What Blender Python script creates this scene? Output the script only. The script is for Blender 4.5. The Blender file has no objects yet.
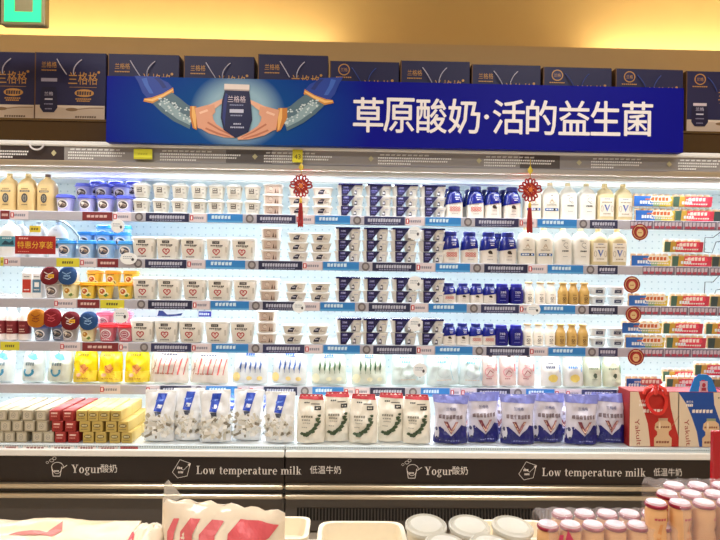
import bpy, math, random
from mathutils import Vector, Matrix, noise
random.seed(7)
SC = bpy.context.scene
COL = SC.collection
PI = math.pi
# ------------------------------------------------------------------ camera, world, light, exposure
F = 600.0; EYE = Vector((0, -3.0, 1.33)); YAW = math.radians(1.37); ROLL = math.radians(0.79)
HOR = 270.0
fw = Vector((math.sin(YAW), math.cos(YAW), 0)); r0 = Vector((math.cos(YAW), -math.sin(YAW), 0)); up0 = Vector((0, 0, 1))
RT = r0 * math.cos(ROLL) + up0 * math.sin(ROLL); UPV = up0 * math.cos(ROLL) - r0 * math.sin(ROLL)
cd = bpy.data.cameras.new('camera'); cam = bpy.data.objects.new('camera', cd); COL.objects.link(cam)
cd.sensor_width = 36; cd.lens = F / 720 * 36; cd.clip_start = .05
cam.matrix_world = Matrix(((RT.x, UPV.x, -fw.x, EYE.x), (RT.y, UPV.y, -fw.y, EYE.y), (RT.z, UPV.z, -fw.z, EYE.z), (0, 0, 0, 1)))
SC.camera = cam
SC.view_settings.view_transform = 'Standard'; SC.view_settings.look = 'None'; SC.view_settings.gamma = 1
SC.view_settings.use_curve_mapping = False
SC.view_settings.exposure = 0.14
SC.cycles.use_denoising = True
SC.cycles.max_bounces = 6; SC.cycles.transparent_max_bounces = 16
w = bpy.data.worlds.new('world'); SC.world = w; w.use_nodes = True
w.node_tree.nodes['Background'].inputs[0].default_value = (1, .95, .9, 1); w.node_tree.nodes['Background'].inputs[1].default_value = .25

def area(name, loc, sx, sy, power, col, aim):
    l = bpy.data.lights.new(name, 'AREA'); l.shape = 'RECTANGLE'; l.size = sx; l.size_y = sy; l.energy = power; l.color = col
    o = bpy.data.objects.new(name, l); COL.objects.link(o); o.location = loc
    d = Vector(aim).normalized(); y = d.cross(Vector((1, 0, 0))).normalized()
    o.rotation_euler = Matrix(((1, y.x, -d.x), (0, y.y, -d.y), (0, y.z, -d.z))).to_euler(); return o

STORE = (1, .975, .95)
for sx in (-1.5, 1.5):
    area('store_light', (sx, -2.6, 3.36), 1.2, .3, 52, STORE, (0, .25, -1))
    area('store_light', (sx, -1.2, 3.36), 1.2, .3, 24, STORE, (0, .1, -1))
area('store_light', (0, -3.9, 3.0), 3.0, .6, 42, STORE, (0, .8, -.6))

# ------------------------------------------------------------------ helpers
def P(px, py, Y):
    """the point on the vertical plane Y = const that the photograph shows at (px, py)"""
    d = fw + RT * ((px - 360) / F) - UPV * ((py - HOR) / F)
    return EYE + d * ((Y - EYE.y) / d.y)
def ZZ(py, Y, px=360): return P(px, py, Y).z
def XX(px, py, Y): return P(px, py, Y).x
def lin(h):
    if not isinstance(h, str): return h
    h = h.lstrip('#'); h = h if len(h) == 6 else ''.join(q*2 for q in h); o = []
    for i in (0, 2, 4):
        c = int(h[i:i+2], 16) / 255; o.append(c / 12.92 if c <= .04045 else ((c + .055) / 1.055) ** 2.4)
    return tuple(o)

def newmat(name):
    m = bpy.data.materials.new(name); m.use_nodes = True; nt = m.node_tree; return m, nt, nt.nodes['Principled BSDF']
def finish(name, rough, metal=0, var=.04, bump=0, bscale=60, spec=.5, alpha=1, sub=0):
    m, nt, b = newmat(name); n = nt.nodes; L = nt.links
    a = n.new('ShaderNodeAttribute'); a.attribute_name = 'Col'
    tc = n.new('ShaderNodeTexCoord'); nz = n.new('ShaderNodeTexNoise'); nz.inputs['Scale'].default_value = bscale; nz.inputs['Detail'].default_value = 2
    L.new(tc.outputs['Object'], nz.inputs['Vector'])
    mr = n.new('ShaderNodeMapRange'); mr.inputs[3].default_value = 1 - var; mr.inputs[4].default_value = 1 + var
    L.new(nz.outputs['Fac'], mr.inputs[0])
    mx = n.new('ShaderNodeVectorMath'); mx.operation = 'SCALE'; L.new(a.outputs['Color'], mx.inputs[0]); L.new(mr.outputs[0], mx.inputs['Scale'])
    L.new(mx.outputs[0], b.inputs['Base Color'])
    b.inputs['Roughness'].default_value = rough; b.inputs['Metallic'].default_value = metal; b.inputs['Specular IOR Level'].default_value = spec
    b.inputs['Alpha'].default_value = alpha
    if bump:
        bp = n.new('ShaderNodeBump'); bp.inputs['Strength'].default_value = bump; bp.inputs['Distance'].default_value = .004
        L.new(nz.outputs['Fac'], bp.inputs['Height']); L.new(bp.outputs[0], b.inputs['Normal'])
    return m
M = dict(bagfilm=finish('bag_film', .18, bump=.9, bscale=22),plastic=finish('smooth_plastic', .35), gloss=finish('glossy_plastic', .15), paper=finish('coated_card', .55, var=.03),
         print=finish('printed_ink', .4, var=.02), film=finish('wrinkled_film', .25, bump=.35, bscale=30), foil=finish('foil', .35, metal=.4, bump=.5, bscale=90),
         metal=finish('painted_steel', .3, metal=.5), chrome=finish('brushed_aluminium', .28, metal=.85, var=.06, bscale=8), cloth=finish('silk_cord', .7, bump=.4, bscale=300),
         wall=finish('painted_plaster', .8, var=.03, bscale=4, bump=.05), clear=finish('clear_plastic', .08, alpha=.42), haze=finish('frosted_plastic', .3, alpha=.6))

class MB:
    def __init__(s): s.v = []; s.f = []; s.c = []
    def add(s, vs, fs, col):
        n = len(s.v); s.v += [tuple(p) for p in vs]; s.f += [tuple(i + n for i in f) for f in fs]; c = lin(col); s.c += [c] * len(fs); return s
    def box(s, x0, x1, y0, y1, z0, z1, col, b=0):
        if b:
            X = [(x0+b, y0), (x1-b, y0), (x1, y0+b), (x1, y1-b), (x1-b, y1), (x0+b, y1), (x0, y1-b), (x0, y0+b)]
            cx, cy = (x0+x1)/2, (y0+y1)/2; vs = []
            for z, k in ((z0, b), (z0+b, 0), (z1-b, 0), (z1, b)):
                for (x, y) in X: vs.append((x + (k*.7 if x < cx else -k*.7), y + (k*.7 if y < cy else -k*.7), z))
            fs = [tuple(range(7, -1, -1)), tuple(range(24, 32))]
            for r in range(3):
                for i in range(8): j = (i+1) % 8; fs.append((r*8+i, r*8+j, r*8+8+j, r*8+8+i))
            return s.add(vs, fs, col)
        vs = [(x, y, z) for z in (z0, z1) for (x, y) in ((x0, y0), (x1, y0), (x1, y1), (x0, y1))]
        return s.add(vs, [(3, 2, 1, 0), (4, 5, 6, 7), (0, 1, 5, 4), (1, 2, 6, 5), (2, 3, 7, 6), (3, 0, 4, 7)], col)
    def loft(s, rings, col, seg=20, cap=(1, 1), cx=0, cy=0):
        vs = []; fs = []
        for r in rings:
            z, rx, ry, n = r[:4]
            for i in range(seg):
                t = 2*PI*i/seg; c, q = math.cos(t), math.sin(t)
                vs.append((cx + rx*math.copysign(abs(c)**(2/n), c), cy + ry*math.copysign(abs(q)**(2/n), q), z))
        for k in range(len(rings)-1):
            for i in range(seg):
                j = (i+1) % seg; fs.append((k*seg+i, k*seg+j, (k+1)*seg+j, (k+1)*seg+i))
        if cap[0]: fs.append(tuple(range(seg-1, -1, -1)))
        if cap[1]: fs.append(tuple(range((len(rings)-1)*seg, len(rings)*seg)))
        return s.add(vs, fs, col)
    def tube(s, pts, r, col, seg=6, closed=False):
        pts = [Vector(p) for p in pts]; n = len(pts); vs = []; fs = []; prev = None
        for k, p in enumerate(pts):
            a = pts[(k-1) % n] if (closed or k) else p; b = pts[(k+1) % n] if (closed or k < n-1) else p
            t = (b-a).normalized() if (b-a).length > 0 else Vector((0, 0, 1))
            if prev is None: u = t.orthogonal().normalized()
            else: u = (prev - t*prev.dot(t)).normalized()
            prev = u; w_ = t.cross(u)
            for i in range(seg): th = 2*PI*i/seg; vs.append(p + (u*math.cos(th) + w_*math.sin(th))*r)
        for k in range(n if closed else n-1):
            for i in range(seg): j = (i+1) % seg; q = (k+1) % n; fs.append((k*seg+i, k*seg+j, q*seg+j, q*seg+i))
        if not closed: fs += [tuple(range(seg-1, -1, -1)), tuple(range((n-1)*seg, n*seg))]
        return s.add(vs, fs, col)
    def xf(s, m):
        s.v = [tuple(m @ Vector(p)) for p in s.v]; return s
    def mesh(s, name, mat='plastic', smooth=35):
        me = bpy.data.meshes.new(name); me.from_pydata(s.v, [], s.f); 
        ca = me.color_attributes.new('Col', 'FLOAT_COLOR', 'CORNER'); d = []
        for p, c in zip(me.polygons, s.c): d += [c[0], c[1], c[2], 1.0] * p.loop_total
        ca.data.foreach_set('color', d)
        me.materials.append(M[mat] if isinstance(mat, str) else mat)
        if smooth: me.shade_smooth(); me.set_sharp_from_angle(angle=math.radians(smooth))
        me.update(); return me

# printing: flat polygons laid on a surface
_gl = {}
def glyphs(t):
    if t not in _gl:
        c = bpy.data.curves.new('t', 'FONT'); c.body = t; c.resolution_u = 2
        o = bpy.data.objects.new('t', c); m = bpy.data.meshes.new_from_object(o); m.calc_loop_triangles()
        T = [[(m.vertices[i].co.x, m.vertices[i].co.y) for i in tr.vertices] for tr in m.loop_triangles]
        bpy.data.objects.remove(o); bpy.data.curves.remove(c); bpy.data.meshes.remove(m)
        xs = [p[0] for q in T for p in q]; ys = [p[1] for q in T for p in q]; _gl[t] = (T, min(xs), max(xs), min(ys), max(ys))
    return _gl[t]
def txt(t, cx, cz, h, col, wd=None, rot=0):
    T, x0, x1, y0, y1 = glyphs(t); k = h/(y1-y0); kx = wd/(x1-x0) if wd else k; mx, my = (x0+x1)/2, (y0+y1)/2; out = []; c, s = math.cos(rot), math.sin(rot)
    for q in T:
        pts = [((x-mx)*kx, (y-my)*k) for x, y in q]; out.append((col, [(cx + x*c - y*s, cz + x*s + y*c) for x, y in pts]))
    return [out]
def rect(x0, x1, z0, z1, col): return [[(col, [(x0, z0), (x1, z0), (x1, z1), (x0, z1)])]]
def poly(pts, col): return [[(col, pts)]]
def ell(cx, cz, rx, rz, col, n=14): return [[(col, [(cx + rx*math.cos(2*PI*i/n), cz + rz*math.sin(2*PI*i/n)) for i in range(n)])]]
def line(pts, wd, col, close=False):
    out = []; n = len(pts)
    for i in range(n if close else n-1):
        (a, b), (c, d) = pts[i], pts[(i+1) % n]; l = math.hypot(c-a, d-b) or 1; nx, ny = -(d-b)/l*wd/2, (c-a)/l*wd/2
        out.append((col, [(a-nx, b-ny), (c-nx, d-ny), (c+nx, d+ny), (a+nx, b+ny)]))
    return [out]
def arc(cx, cz, rx, rz, a0, a1, wd, col, n=12, close=False):
    return line([(cx + rx*math.cos(math.radians(a0 + (a1-a0)*i/n)), cz + rz*math.sin(math.radians(a0 + (a1-a0)*i/n))) for i in range(n+1)], wd, col)
def bars(cx, cz, wd, h, col, n, rng=None):
    """tiny unreadable lettering: a row of small marks"""
    rng = rng or random; out = []; p = wd/n
    for i in range(n):
        x = cx - wd/2 + i*p; out.append((col, [(x, cz-h/2), (x + p*(.6 + .25*rng.random()), cz-h/2), (x + p*.8, cz+h/2), (x, cz+h/2*(.6 + .4*rng.random()))]))
    return [out]
def heart(cx, cz, s, wd, col):
    pts = []
    for i in range(20):
        t = 2*PI*i/20; pts.append((cx + s*(16*math.sin(t)**3)/17, cz + s*(13*math.cos(t) - 5*math.cos(2*t) - 2*math.cos(3*t) - math.cos(4*t))/17))
    return line(pts, wd, col, True)
def clip1(pts, ax, val, keep_less):
    out = []; n = len(pts)
    for i in range(n):
        a, b = pts[i], pts[(i+1) % n]; ia = (a[ax] <= val) == keep_less; ib = (b[ax] <= val) == keep_less
        if ia: out.append(a)
        if ia != ib:
            t = (val - a[ax])/(b[ax]-a[ax]); out.append((a[0] + (b[0]-a[0])*t, a[1] + (b[1]-a[1])*t))
    return out
def split(pts, ax, step):
    if not step: return [pts]
    lo = min(p[ax] for p in pts); hi = max(p[ax] for p in pts); k0 = math.floor(lo/step + 1e-6); k1 = math.ceil(hi/step - 1e-6)
    if k1 - k0 <= 1: return [pts]
    out = []
    for k in range(k0, k1):
        q = clip1(clip1(pts, ax, (k+1)*step, True), ax, k*step, False)
        if len(q) >= 3: out.append(q)
    return out
FLAT = lambda u, v, d: (u, -d, v)
def printed(layers, surf=FLAT, su=0, sv=0, d0=.0006, eps=.00012, name='label', mat='print', thick=False):
    mb = MB(); d = d0
    for L in layers:
        for col, pts in L:
            a = sum(pts[i][0]*pts[(i+1) % len(pts)][1] - pts[(i+1) % len(pts)][0]*pts[i][1] for i in range(len(pts)))
            if a < 0: pts = pts[::-1]
            if abs(a) < 1e-10: continue
            for q in split(pts, 0, su):
                for q2 in split(q, 1, sv): mb.add([surf(u, v, d) for u, v in q2], [tuple(range(len(q2)))], col)
        d += eps
    return mb.mesh(name, mat, 0)
def wrap(rings):
    """front of a lofted body: u is sideways, v is up"""
    def f(u, v, d):
        R = rings
        if v <= R[0][0]: r = R[0]
        elif v >= R[-1][0]: r = R[-1]
        else:
            for a, b in zip(R, R[1:]):
                if a[0] <= v <= b[0]:
                    t = (v-a[0])/max(1e-9, b[0]-a[0]); r = [p + (q-p)*t for p, q in zip(a, b)]; break
        z, rx, ry, n = r[:4]; q = min(.985, abs(u/rx)); u = math.copysign(q*rx, u)
        return (u*(1 + d/rx), -ry*(1 - q**n)**(1/n) - d, v)
    return f

class N:
    """a kind of thing (or part): name, mesh or None, parts"""
    def __init__(s, name, mesh=None, label=None, kind=None): s.name = name; s.mesh = mesh; s.ch = []; s.label = label; s.kind = kind
    def part(s, name, mesh, label=None, kind=None): n = N(name, mesh, label, kind); s.ch.append(n); return n
def put(n, loc=(0, 0, 0), rz=0, label=None, cat=None, group=None, scale=1, rx=0, parent=None, ry=0, kind=None):
    o = bpy.data.objects.new(n.name, n.mesh); COL.objects.link(o)
    if parent is None:
        o.location = loc; o.rotation_euler = (rx, ry, rz)
        if scale != 1: o.scale = (scale,)*3 if not isinstance(scale, tuple) else scale
        if label: o['label'] = label
        if cat: o['category'] = cat
        if group: o['group'] = group
        if kind: o['kind'] = kind
    else:
        o.parent = parent
        if n.label: o['label'] = n.label
        if n.kind: o['kind'] = n.kind
    for c in n.ch: put(c, parent=o)
    return o
ORD = 'zeroth first second third fourth fifth sixth seventh eighth ninth tenth eleventh twelfth'.split()
def nth(i, n, right=False):
    if n == 1: return 'only one'
    if i == 0: return 'leftmost'
    if i == n-1: return 'rightmost'
    return ORD[i+1] + ' from the left'

# ------------------------------------------------------------------ the room
def struct(name, mb, mat='wall', smooth=0):
    o = bpy.data.objects.new(name, mb.mesh(name, mat, smooth)); COL.objects.link(o); o['kind'] = 'structure'; return o
TAN = '#d9bd8c'
LEDGE = ZZ(47, 1.0)
struct('floor', MB().box(-4, 4, -6, 1.6, -.05, 0, '#b9ad9c'), 'gloss')
struct('ceiling', MB().box(-4, 4, -6, 1.6, 3.6, 3.65, '#e8dcc8'))
b = MB().box(-4, 4, 1.0, 1.05, 0, LEDGE, '#cdb48c'); b.box(-4, 4, 1.05, 1.40, LEDGE - .05, LEDGE, '#cdb48c'); b.box(-4, 4, 1.0, 1.03, LEDGE, LEDGE + .03, '#cdb48c')
struct('wall_back', b)
struct('wall_cove', MB().box(-4, 4, 1.36, 1.5, LEDGE - .1, 3.62, '#d6bc88'))
struct('wall_left', MB().box(-4.05, -4, -6, 1.6, 0, 3.65, TAN)); struct('wall_right', MB().box(4, 4.05, -6, 1.6, 0, 3.65, TAN))
xa, xb = XX(335, 30, 1.2), XX(600, 30, 1.2)
WARM = (1, .82, .48)
area('cove_light', ((xa-3.6)/2, 1.25, LEDGE + .03), xa + 3.6, .03, 32, WARM, (0, .5, .85))
area('cove_light', ((xb+3.6)/2, 1.25, LEDGE + .03), 3.6 - xb, .03, 21, WARM, (0, .5, .85))
for i, (x0, x1) in enumerate(((-3.6, xa), (xb, 3.6))):
    put(N('cove_lamp_batten', MB().box(x0, x1, 1.23, 1.27, LEDGE, LEDGE + .018, '#f4efe2', .004).mesh('cove_lamp_batten', 'plastic', 0)), label='slim white lamp batten on the wall ledge, ' + ('longer' if i == 0 else 'shorter') + ' one', cat='lamp')
for i, (sx, sy) in enumerate(((-1.5, -2.6), (1.5, -2.6), (-1.5, -1.2), (1.5, -1.2))):
    n = N('ceiling_light', MB().box(-.64, .64, -.19, .19, 0, .2, '#efece6', .01).mesh('ceiling_light', 'metal', 0)); n.part('diffuser', MB().box(-.6, .6, -.15, .15, -.006, 0, '#ffffff').mesh('diffuser', 'plastic', 0))
    put(n, (sx, sy, 3.4), label='white ceiling light panel over the aisle, ' + ('left' if sx < 0 else 'right') + (' rear' if sy < -2 else ' front'), cat='lamp')

# ------------------------------------------------------------------ the refrigerator
RAILY = .22
RT_PY = [216, 262, 302.5, 345, 387]
SZ = [ZZ(y, RAILY) for y in RT_PY]           # shelf surfaces
RH = 9 * 3.22/600
SN = ['top shelf', 'second shelf', 'third shelf', 'fourth shelf', 'fifth shelf', 'bottom tray']
XL, XR = -2.5, 2.6
XJ = XX(284.5, 487, 0)
TZ = ZZ(445.5, .04)                           # tray surface
CANY = .12
m_back, nt, bs = newmat('perforated_panel')
n_ = nt.nodes; L_ = nt.links
tc = n_.new('ShaderNodeTexCoord'); mp = n_.new('ShaderNodeVectorMath'); mp.operation = 'SCALE'; mp.inputs['Scale'].default_value = 1/.042
L_.new(tc.outputs['Object'], mp.inputs[0]); fr = n_.new('ShaderNodeVectorMath'); fr.operation = 'FRACTION'; L_.new(mp.outputs[0], fr.inputs[0])
sb = n_.new('ShaderNodeVectorMath'); sb.operation = 'SUBTRACT'; sb.inputs[1].default_value = (.5, .5, .5); L_.new(fr.outputs[0], sb.inputs[0])
ml = n_.new('ShaderNodeVectorMath'); ml.operation = 'MULTIPLY'; ml.inputs[1].default_value = (1, 0, 1); L_.new(sb.outputs[0], ml.inputs[0])
ln = n_.new('ShaderNodeVectorMath'); ln.operation = 'LENGTH'; L_.new(ml.outputs[0], ln.inputs[0])
lt = n_.new('ShaderNodeMath'); lt.operation = 'LESS_THAN'; lt.inputs[1].default_value = .11; L_.new(ln.outputs['Value'], lt.inputs[0])
mc = n_.new('ShaderNodeMix'); mc.data_type = 'RGBA'; mc.inputs[6].default_value = (*lin('#e6f2f6'), 1); mc.inputs[7].default_value = (*lin('#bdd0da'), 1)
L_.new(lt.outputs[0], mc.inputs[0]); L_.new(mc.outputs[2], bs.inputs['Base Color']); bs.inputs['Roughness'].default_value = .4

z_can0 = ZZ(173.5, CANY); z_can1 = ZZ(166, CANY); z_band = ZZ(152, CANY); z_top = ZZ(148, CANY); z_rise = ZZ(124.5, .13)
z_lip0, z_lip1 = ZZ(457.5, 0), ZZ(451, 0)
z_fas = ZZ(486, 0)
fr_ = bpy.data.objects.new('display_refrigerator', None); COL.objects.link(fr_)
fr_['label'] = 'long open white display refrigerator with five lit shelves and dark lower front'; fr_['category'] = 'refrigerator'
def fpart(name, mb, mat='metal', parent=fr_, smooth=0, label=None, loc=None, kind=None):
    me = mb if isinstance(mb, bpy.types.Mesh) else mb.mesh(name, mat, smooth)
    o = bpy.data.objects.new(name, me); COL.objects.link(o); o.parent = parent
    if label: o['label'] = label
    if loc: o.location = loc
    if kind: o['kind'] = kind
    return o
WH = '#eef1f1'
fpart('back_panel', MB().box(XL, XR, .70, .74, TZ - .1, z_can0 + .1, WH).mesh('back_panel', m_back, 0))
fpart('crown', MB().box(XL, XR, .13, .8, z_top - .03, z_rise - .012, '#43301c', .008), 'gloss', label='dark bronze glossy crown on top of the refrigerator')
fpart('crown_cap', MB().box(XL, XR, .128, .82, z_rise - .012, z_rise, '#5a4326', .003), 'gloss')
fpart('canopy', MB().box(XL, XR, CANY, .72, z_can0 + .012, z_top, WH))
fpart('canopy_trim', MB().box(XL, XR, CANY - .02, CANY + .02, z_band, z_top + .004, '#f7f8f8', .006), 'plastic', label='white upper trim of the canopy')
fpart('canopy_rail', MB().box(XL, XR, CANY - .022, CANY + .03, z_can0 + .008, z_can1, '#cfc9c2', .006), 'chrome', label='aluminium lower rail of the canopy')
fpart('canopy_ceiling', MB().box(XL, XR, CANY + .03, .70, z_can0, z_can0 + .012, '#e6eff2'), 'plastic')
sgn = MB().box(XL, XR, CANY - .008, CANY, z_can1, z_band, '#9d9998')
cb = fpart('canopy_banner', sgn, 'paper', label='grey strip with small white lettering')
S = 3.11/600
lay = []
gx = [(0, 28, 0), (68, 56, 1), (160, 80, 1), (264, 68, 1), (378, 74, 1), (484, 72, 1), (591, 52, 1), (678, 42, 1)]
zb = (z_band + z_can1)/2; hb = z_band - z_can1
rg = random.Random(3)
for dk in ((0, 64, '#3a3031'), (226, 272, '#6b6666'), (520, 560, '#59514f')):
    lay += rect(XX(dk[0], 157, .11), XX(dk[1], 157, .11), z_can1 + .002, z_band - .002, dk[2])
for px, wd, hd in gx:
    x0 = XX(px, 157, .11)
    if hd: lay += bars(x0 + .14, zb + hb*.3, .26, hb*.12, '#e9e9e9', 9, rg)
    for j in range(3): ww = wd*S*(1, .95, .45)[j]; lay += bars(x0 + ww/2, zb + hb*(.08 - .2*j), ww, hb*.12, '#f4f4f4', int(ww/.011), rg)
for px in (54, 137, 255, 371, 479, 579, 669): lay += poly([(XX(px, 157, .11) + a*.014, zb + c*.016) for a, c in ((-1, 0), (0, -1), (1, 0), (0, 1))], '#c9c39a')
fpart('strip_lettering', printed(lay, lambda u, v, d: (u, CANY - .008 - d, v), name='strip_lettering'), parent=cb)
# shelves
def badge(x): return ell(x, 0, .012, .016, '#4a4a55', 10)
RB = ['#2a2c4c', '#31335a', '#232544']
for i in range(5):
    sh = fpart('shelf', MB().box(XL, XR, RAILY + .006, .70, SZ[i] - .016, SZ[i] - .003, WH), 'metal')
    fpart('price_rail', MB().box(XL, XR, RAILY - .006, RAILY + .006, SZ[i] - RH, SZ[i] + .001, '#b4b1ba', .003), 'plastic', sh)
    zc = SZ[i] - RH/2; h = RH*.47; rg = random.Random(i)
    def lab(px0, px1, fn, name='price_label'):
        x0, x1 = XX(px0, RT_PY[i] + 5, .21), XX(px1, RT_PY[i] + 5, .21); L = fn(x0, x1)
        fpart(name, printed(L, lambda u, v, d: (u, RAILY - .006 - d, zc + v), name=name), parent=sh)
    def dark(x0, x1): return rect(x0, x1, -h, h, rg.choice(RB)) + bars((x0+x1)/2, h*.1, (x1-x0)*.82, h*.8, '#b9bacb', int((x1-x0)/.016), rg) + bars((x0+x1)/2, -h*.66, (x1-x0)*.7, h*.25, '#8f90a8', 12, rg)
    def blue(x0, x1): return rect(x0, x1, -h*1.02, h*1.02, '#2f80c8') + bars((x0+x1)/2 - .02, h*.25, (x1-x0)*.55, h*.8, '#cfe6f6', 6, rg) + rect(x0, x1, -h, -h*.6, '#5ba8de')
    def pink(x0, x1): return rect(x0, x1, -h, h, '#ddd0d4') + bars((x0+x1)/2, 0, (x1-x0)*.7, h*.6, '#8d8a99', 6, rg) + rect(x0, x0 + .018, -h*.6, h*.6, '#c94a50') + rect(x0 + .006, x0 + .012, -h*.4, h*.4, '#ffffff')
    def bdg(x0, x1): return ell((x0+x1)/2, 0, .022, h*1.05, '#6b6467') + ell((x0+x1)/2, 0, .013, h*.6, '#a39c9a')
    def maroon(x0, x1): return rect(x0, x1, -h, h, '#7e2b2f') + bars((x0+x1)/2, 0, (x1-x0)*.7, h*.6, '#d9b9b0', 5, rg)
    def yellow(x0, x1): return rect(x0, x1, -h, h, '#d8cf3c') + bars((x0+x1)/2, 0, (x1-x0)*.5, h*.6, '#5a5630', 5, rg)
    def specks(x0, x1): return rect(x0, x1, -h, h, '#71687a') + bars((x0+x1)/2, h*.2, (x1-x0)*.95, h*1.1, '#c9bcc8', int((x1-x0)/.02), rg) + bars((x0+x1)/2, -h*.5, (x1-x0)*.95, h*.6, '#b04458', int((x1-x0)/.03), rg)
    if i == 0: left = [(0, 9, maroon), (10, 28, pink), (82, 112, maroon), (113, 131, pink)]
    elif i == 1: left = [(0, 3, yellow), (4, 20, pink), (56, 79, yellow), (80, 96, pink), (97, 118, maroon)]
    elif i == 2: left = [(54, 76, pink), (77, 99, maroon), (100, 124, yellow)]
    elif i == 3: left = [(0, 19, yellow), (60, 80, pink), (82, 118, maroon), (119, 128, pink)]
    else: left = [(100, 120, pink)]
    for a, c, fn in left: lab(a, c, fn)
    x = 130 + (3, 2, 5, 8, 16)[i]; k = 0
    seq = [(12, bdg), (42, dark), (18, pink), (38, blue)] if i < 4 else [(14, pink), (34, dark), (14, bdg), (30, blue), (10, pink)]
    while x < 612:
        wd, fn = seq[k % len(seq)]; wd *= rg.uniform(.9, 1.05); lab(x, min(x + wd, 618), fn); x += wd + 1; k += 1
    while x < 722:
        wd = rg.uniform(22, 34); lab(x, x + wd, specks); x += wd + 1
    # led tube hidden behind the rail
    fpart('led_tube', MB().tube([(XL, RAILY + .016, SZ[i] - .026), (XR, RAILY + .016, SZ[i] - .026)], .006, '#ffffff', 6), 'plastic', sh)
    area('shelf_led', (0.05, RAILY + .03, SZ[i] - .034), XR - XL, .012, 7, (.93, .97, 1), (0, .75, -.8))
    fpart('led_tube', MB().box(XL, XR, .44, .46, SZ[i] - .024, SZ[i] - .016, '#ffffff'), 'plastic', sh)  # added strip at mid depth, body for the fill lamp under it
    area('shelf_led', (0.05, .45, SZ[i] - .028), XR - XL, .016, 9.5, (.9, .96, 1), (0, .35, -.9))  # added fill lamp, brightens the back panel and product tops
area('canopy_led', (0.05, CANY + .07, z_can0 - .012), XR - XL, .02, 18, (.93, .97, 1), (0, .7, -.7))
area('canopy_led', (0.05, .45, z_can0 - .012), XR - XL, .02, 7, (.9, .96, 1), (0, .35, -.9))  # added mid-depth fill under the canopy, lightens the back panel
fpart('led_tube', MB().box(XL, XR, .44, .46, z_can0 - .008, z_can0, '#ffffff'), 'plastic')  # body of the added canopy fill lamp
fpart('led_tube', MB().tube([(XL, CANY + .05, z_can0 - .004), (XR, CANY + .05, z_can0 - .004)], .006, '#ffffff', 6), 'plastic')
# tray and lower front
fpart('tray_deck', MB().box(XL, XR, .03, .70, TZ - .02, TZ, '#e9edee'), 'metal')
DK = '#211510'
for k, (x0, x1) in enumerate(((XL, XJ - .003), (XJ + .003, XR))):
    fpart('tray_channel', MB().box(x0, x1, .008, .034, z_lip1, TZ + .004, '#cfdbe0', .003), 'clear' if 0 else 'plastic', label='pale grey front channel of the bottom tray')
    fpart('lip', MB().box(x0, x1, -.01, .03, z_lip0, z_lip1, '#f2efe9', .004), 'plastic', label='white front lip')
    fpart('fascia_panel', MB().box(x0, x1, 0, .03, z_fas, z_lip0, DK, .002), 'plastic', label='dark brown front panel with white lettering')
    for (a, c) in ((486, 490.5), (495.5, 500)):
        fpart('bumper_rail', MB().box(x0, x1, -.035, 0, ZZ(c, -.035), ZZ(a, -.035), '#d2c4ac', .006), 'chrome', label='polished metal bumper rail')
    fpart('bumper_channel', MB().box(x0, x1, -.012, .02, ZZ(496, -.012), ZZ(490, -.012), '#1e1714'), 'gloss')
    fpart('kick_panel', MB().box(x0, x1, .03, .06, .012, ZZ(500, 0), '#5c544e'), 'plastic', label='dark grey panel under the bumper rails')
fpart('tray_dots', printed(sum([[[('#8fa0aa', [(q, -.003), (q + .006, -.003), (q + .006, .003), (q, .003)])]] for q in [XL + .012*k for k in range(0, 425)]], [])[:0] or [[('#8fa0aa', [(q, -.003), (q + .006, -.003), (q + .006, .003), (q, .003)]) for q in [XL + .012*k for k in range(425)]]], lambda u, v, d: (u, .008 - d, TZ - .004 + v), name='tray_dots'), kind='stuff')
vt = MB()
for k in range(78):
    x = XX(297, 514, .03) + k*.0165
    if x < XX(560, 514, .03): vt.box(x, x + .009, .024, .03, ZZ(520, .03), ZZ(508, .03), '#15110f')
for k in range(24): vt.box(XX(583, 514, .03) + k*.0165, XX(583, 514, .03) + k*.0165 + .009, .024, .03, ZZ(520, .03), ZZ(508, .03), '#15110f')
fpart('vent_slots', vt, 'metal', kind='stuff')
for x_ in (XL - .04, XR):
    sp_ = MB().box(x_, x_ + .04, .20, .79, .02, z_rise - .02, '#e8ebec', .004); sp_.box(x_, x_ + .04, -.01, .20, .02, z_lip1 + .05, '#e8ebec', .004); sp_.box(x_, x_ + .04, CANY - .02, .20, z_can0, z_top, '#e8ebec', .004); fpart('side_panel', sp_, 'metal', label='white end panel')
fpart('plinth', MB().box(XL, XR, .08, .75, 0, .12, '#2a2422'), 'metal')
fpart('rear_body', MB().box(XL, XR, .74, .8, .1, z_rise - .013, '#d8dcdc'), 'metal')
fpart('undertray_body', MB().box(XL, XR, .06, .74, .12, TZ - .02, '#55504c'), 'metal')
for k, px in enumerate((75, 460)):      # joints of the rails
    pass
# paper tags in the tray channel
rg = random.Random(5)
x = -40
while x < 125:
    wd = rg.uniform(14, 26); x0, x1 = XX(x, 447, 0), XX(x + wd, 447, 0)
    c = rg.choice(['#e8d9d6', '#b5555a', '#d9c7c6', '#efe9e6'])
    fpart('price_label', printed(rect(x0, x1, -.014, .012, c) + bars((x0+x1)/2, 0, (x1-x0)*.7, .012, '#8a4f50', 5, rg), lambda u, v, d: (u, .008 - d, TZ - .014 + v), name='price_label'))
    x += wd + rg.uniform(1, 6)

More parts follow.
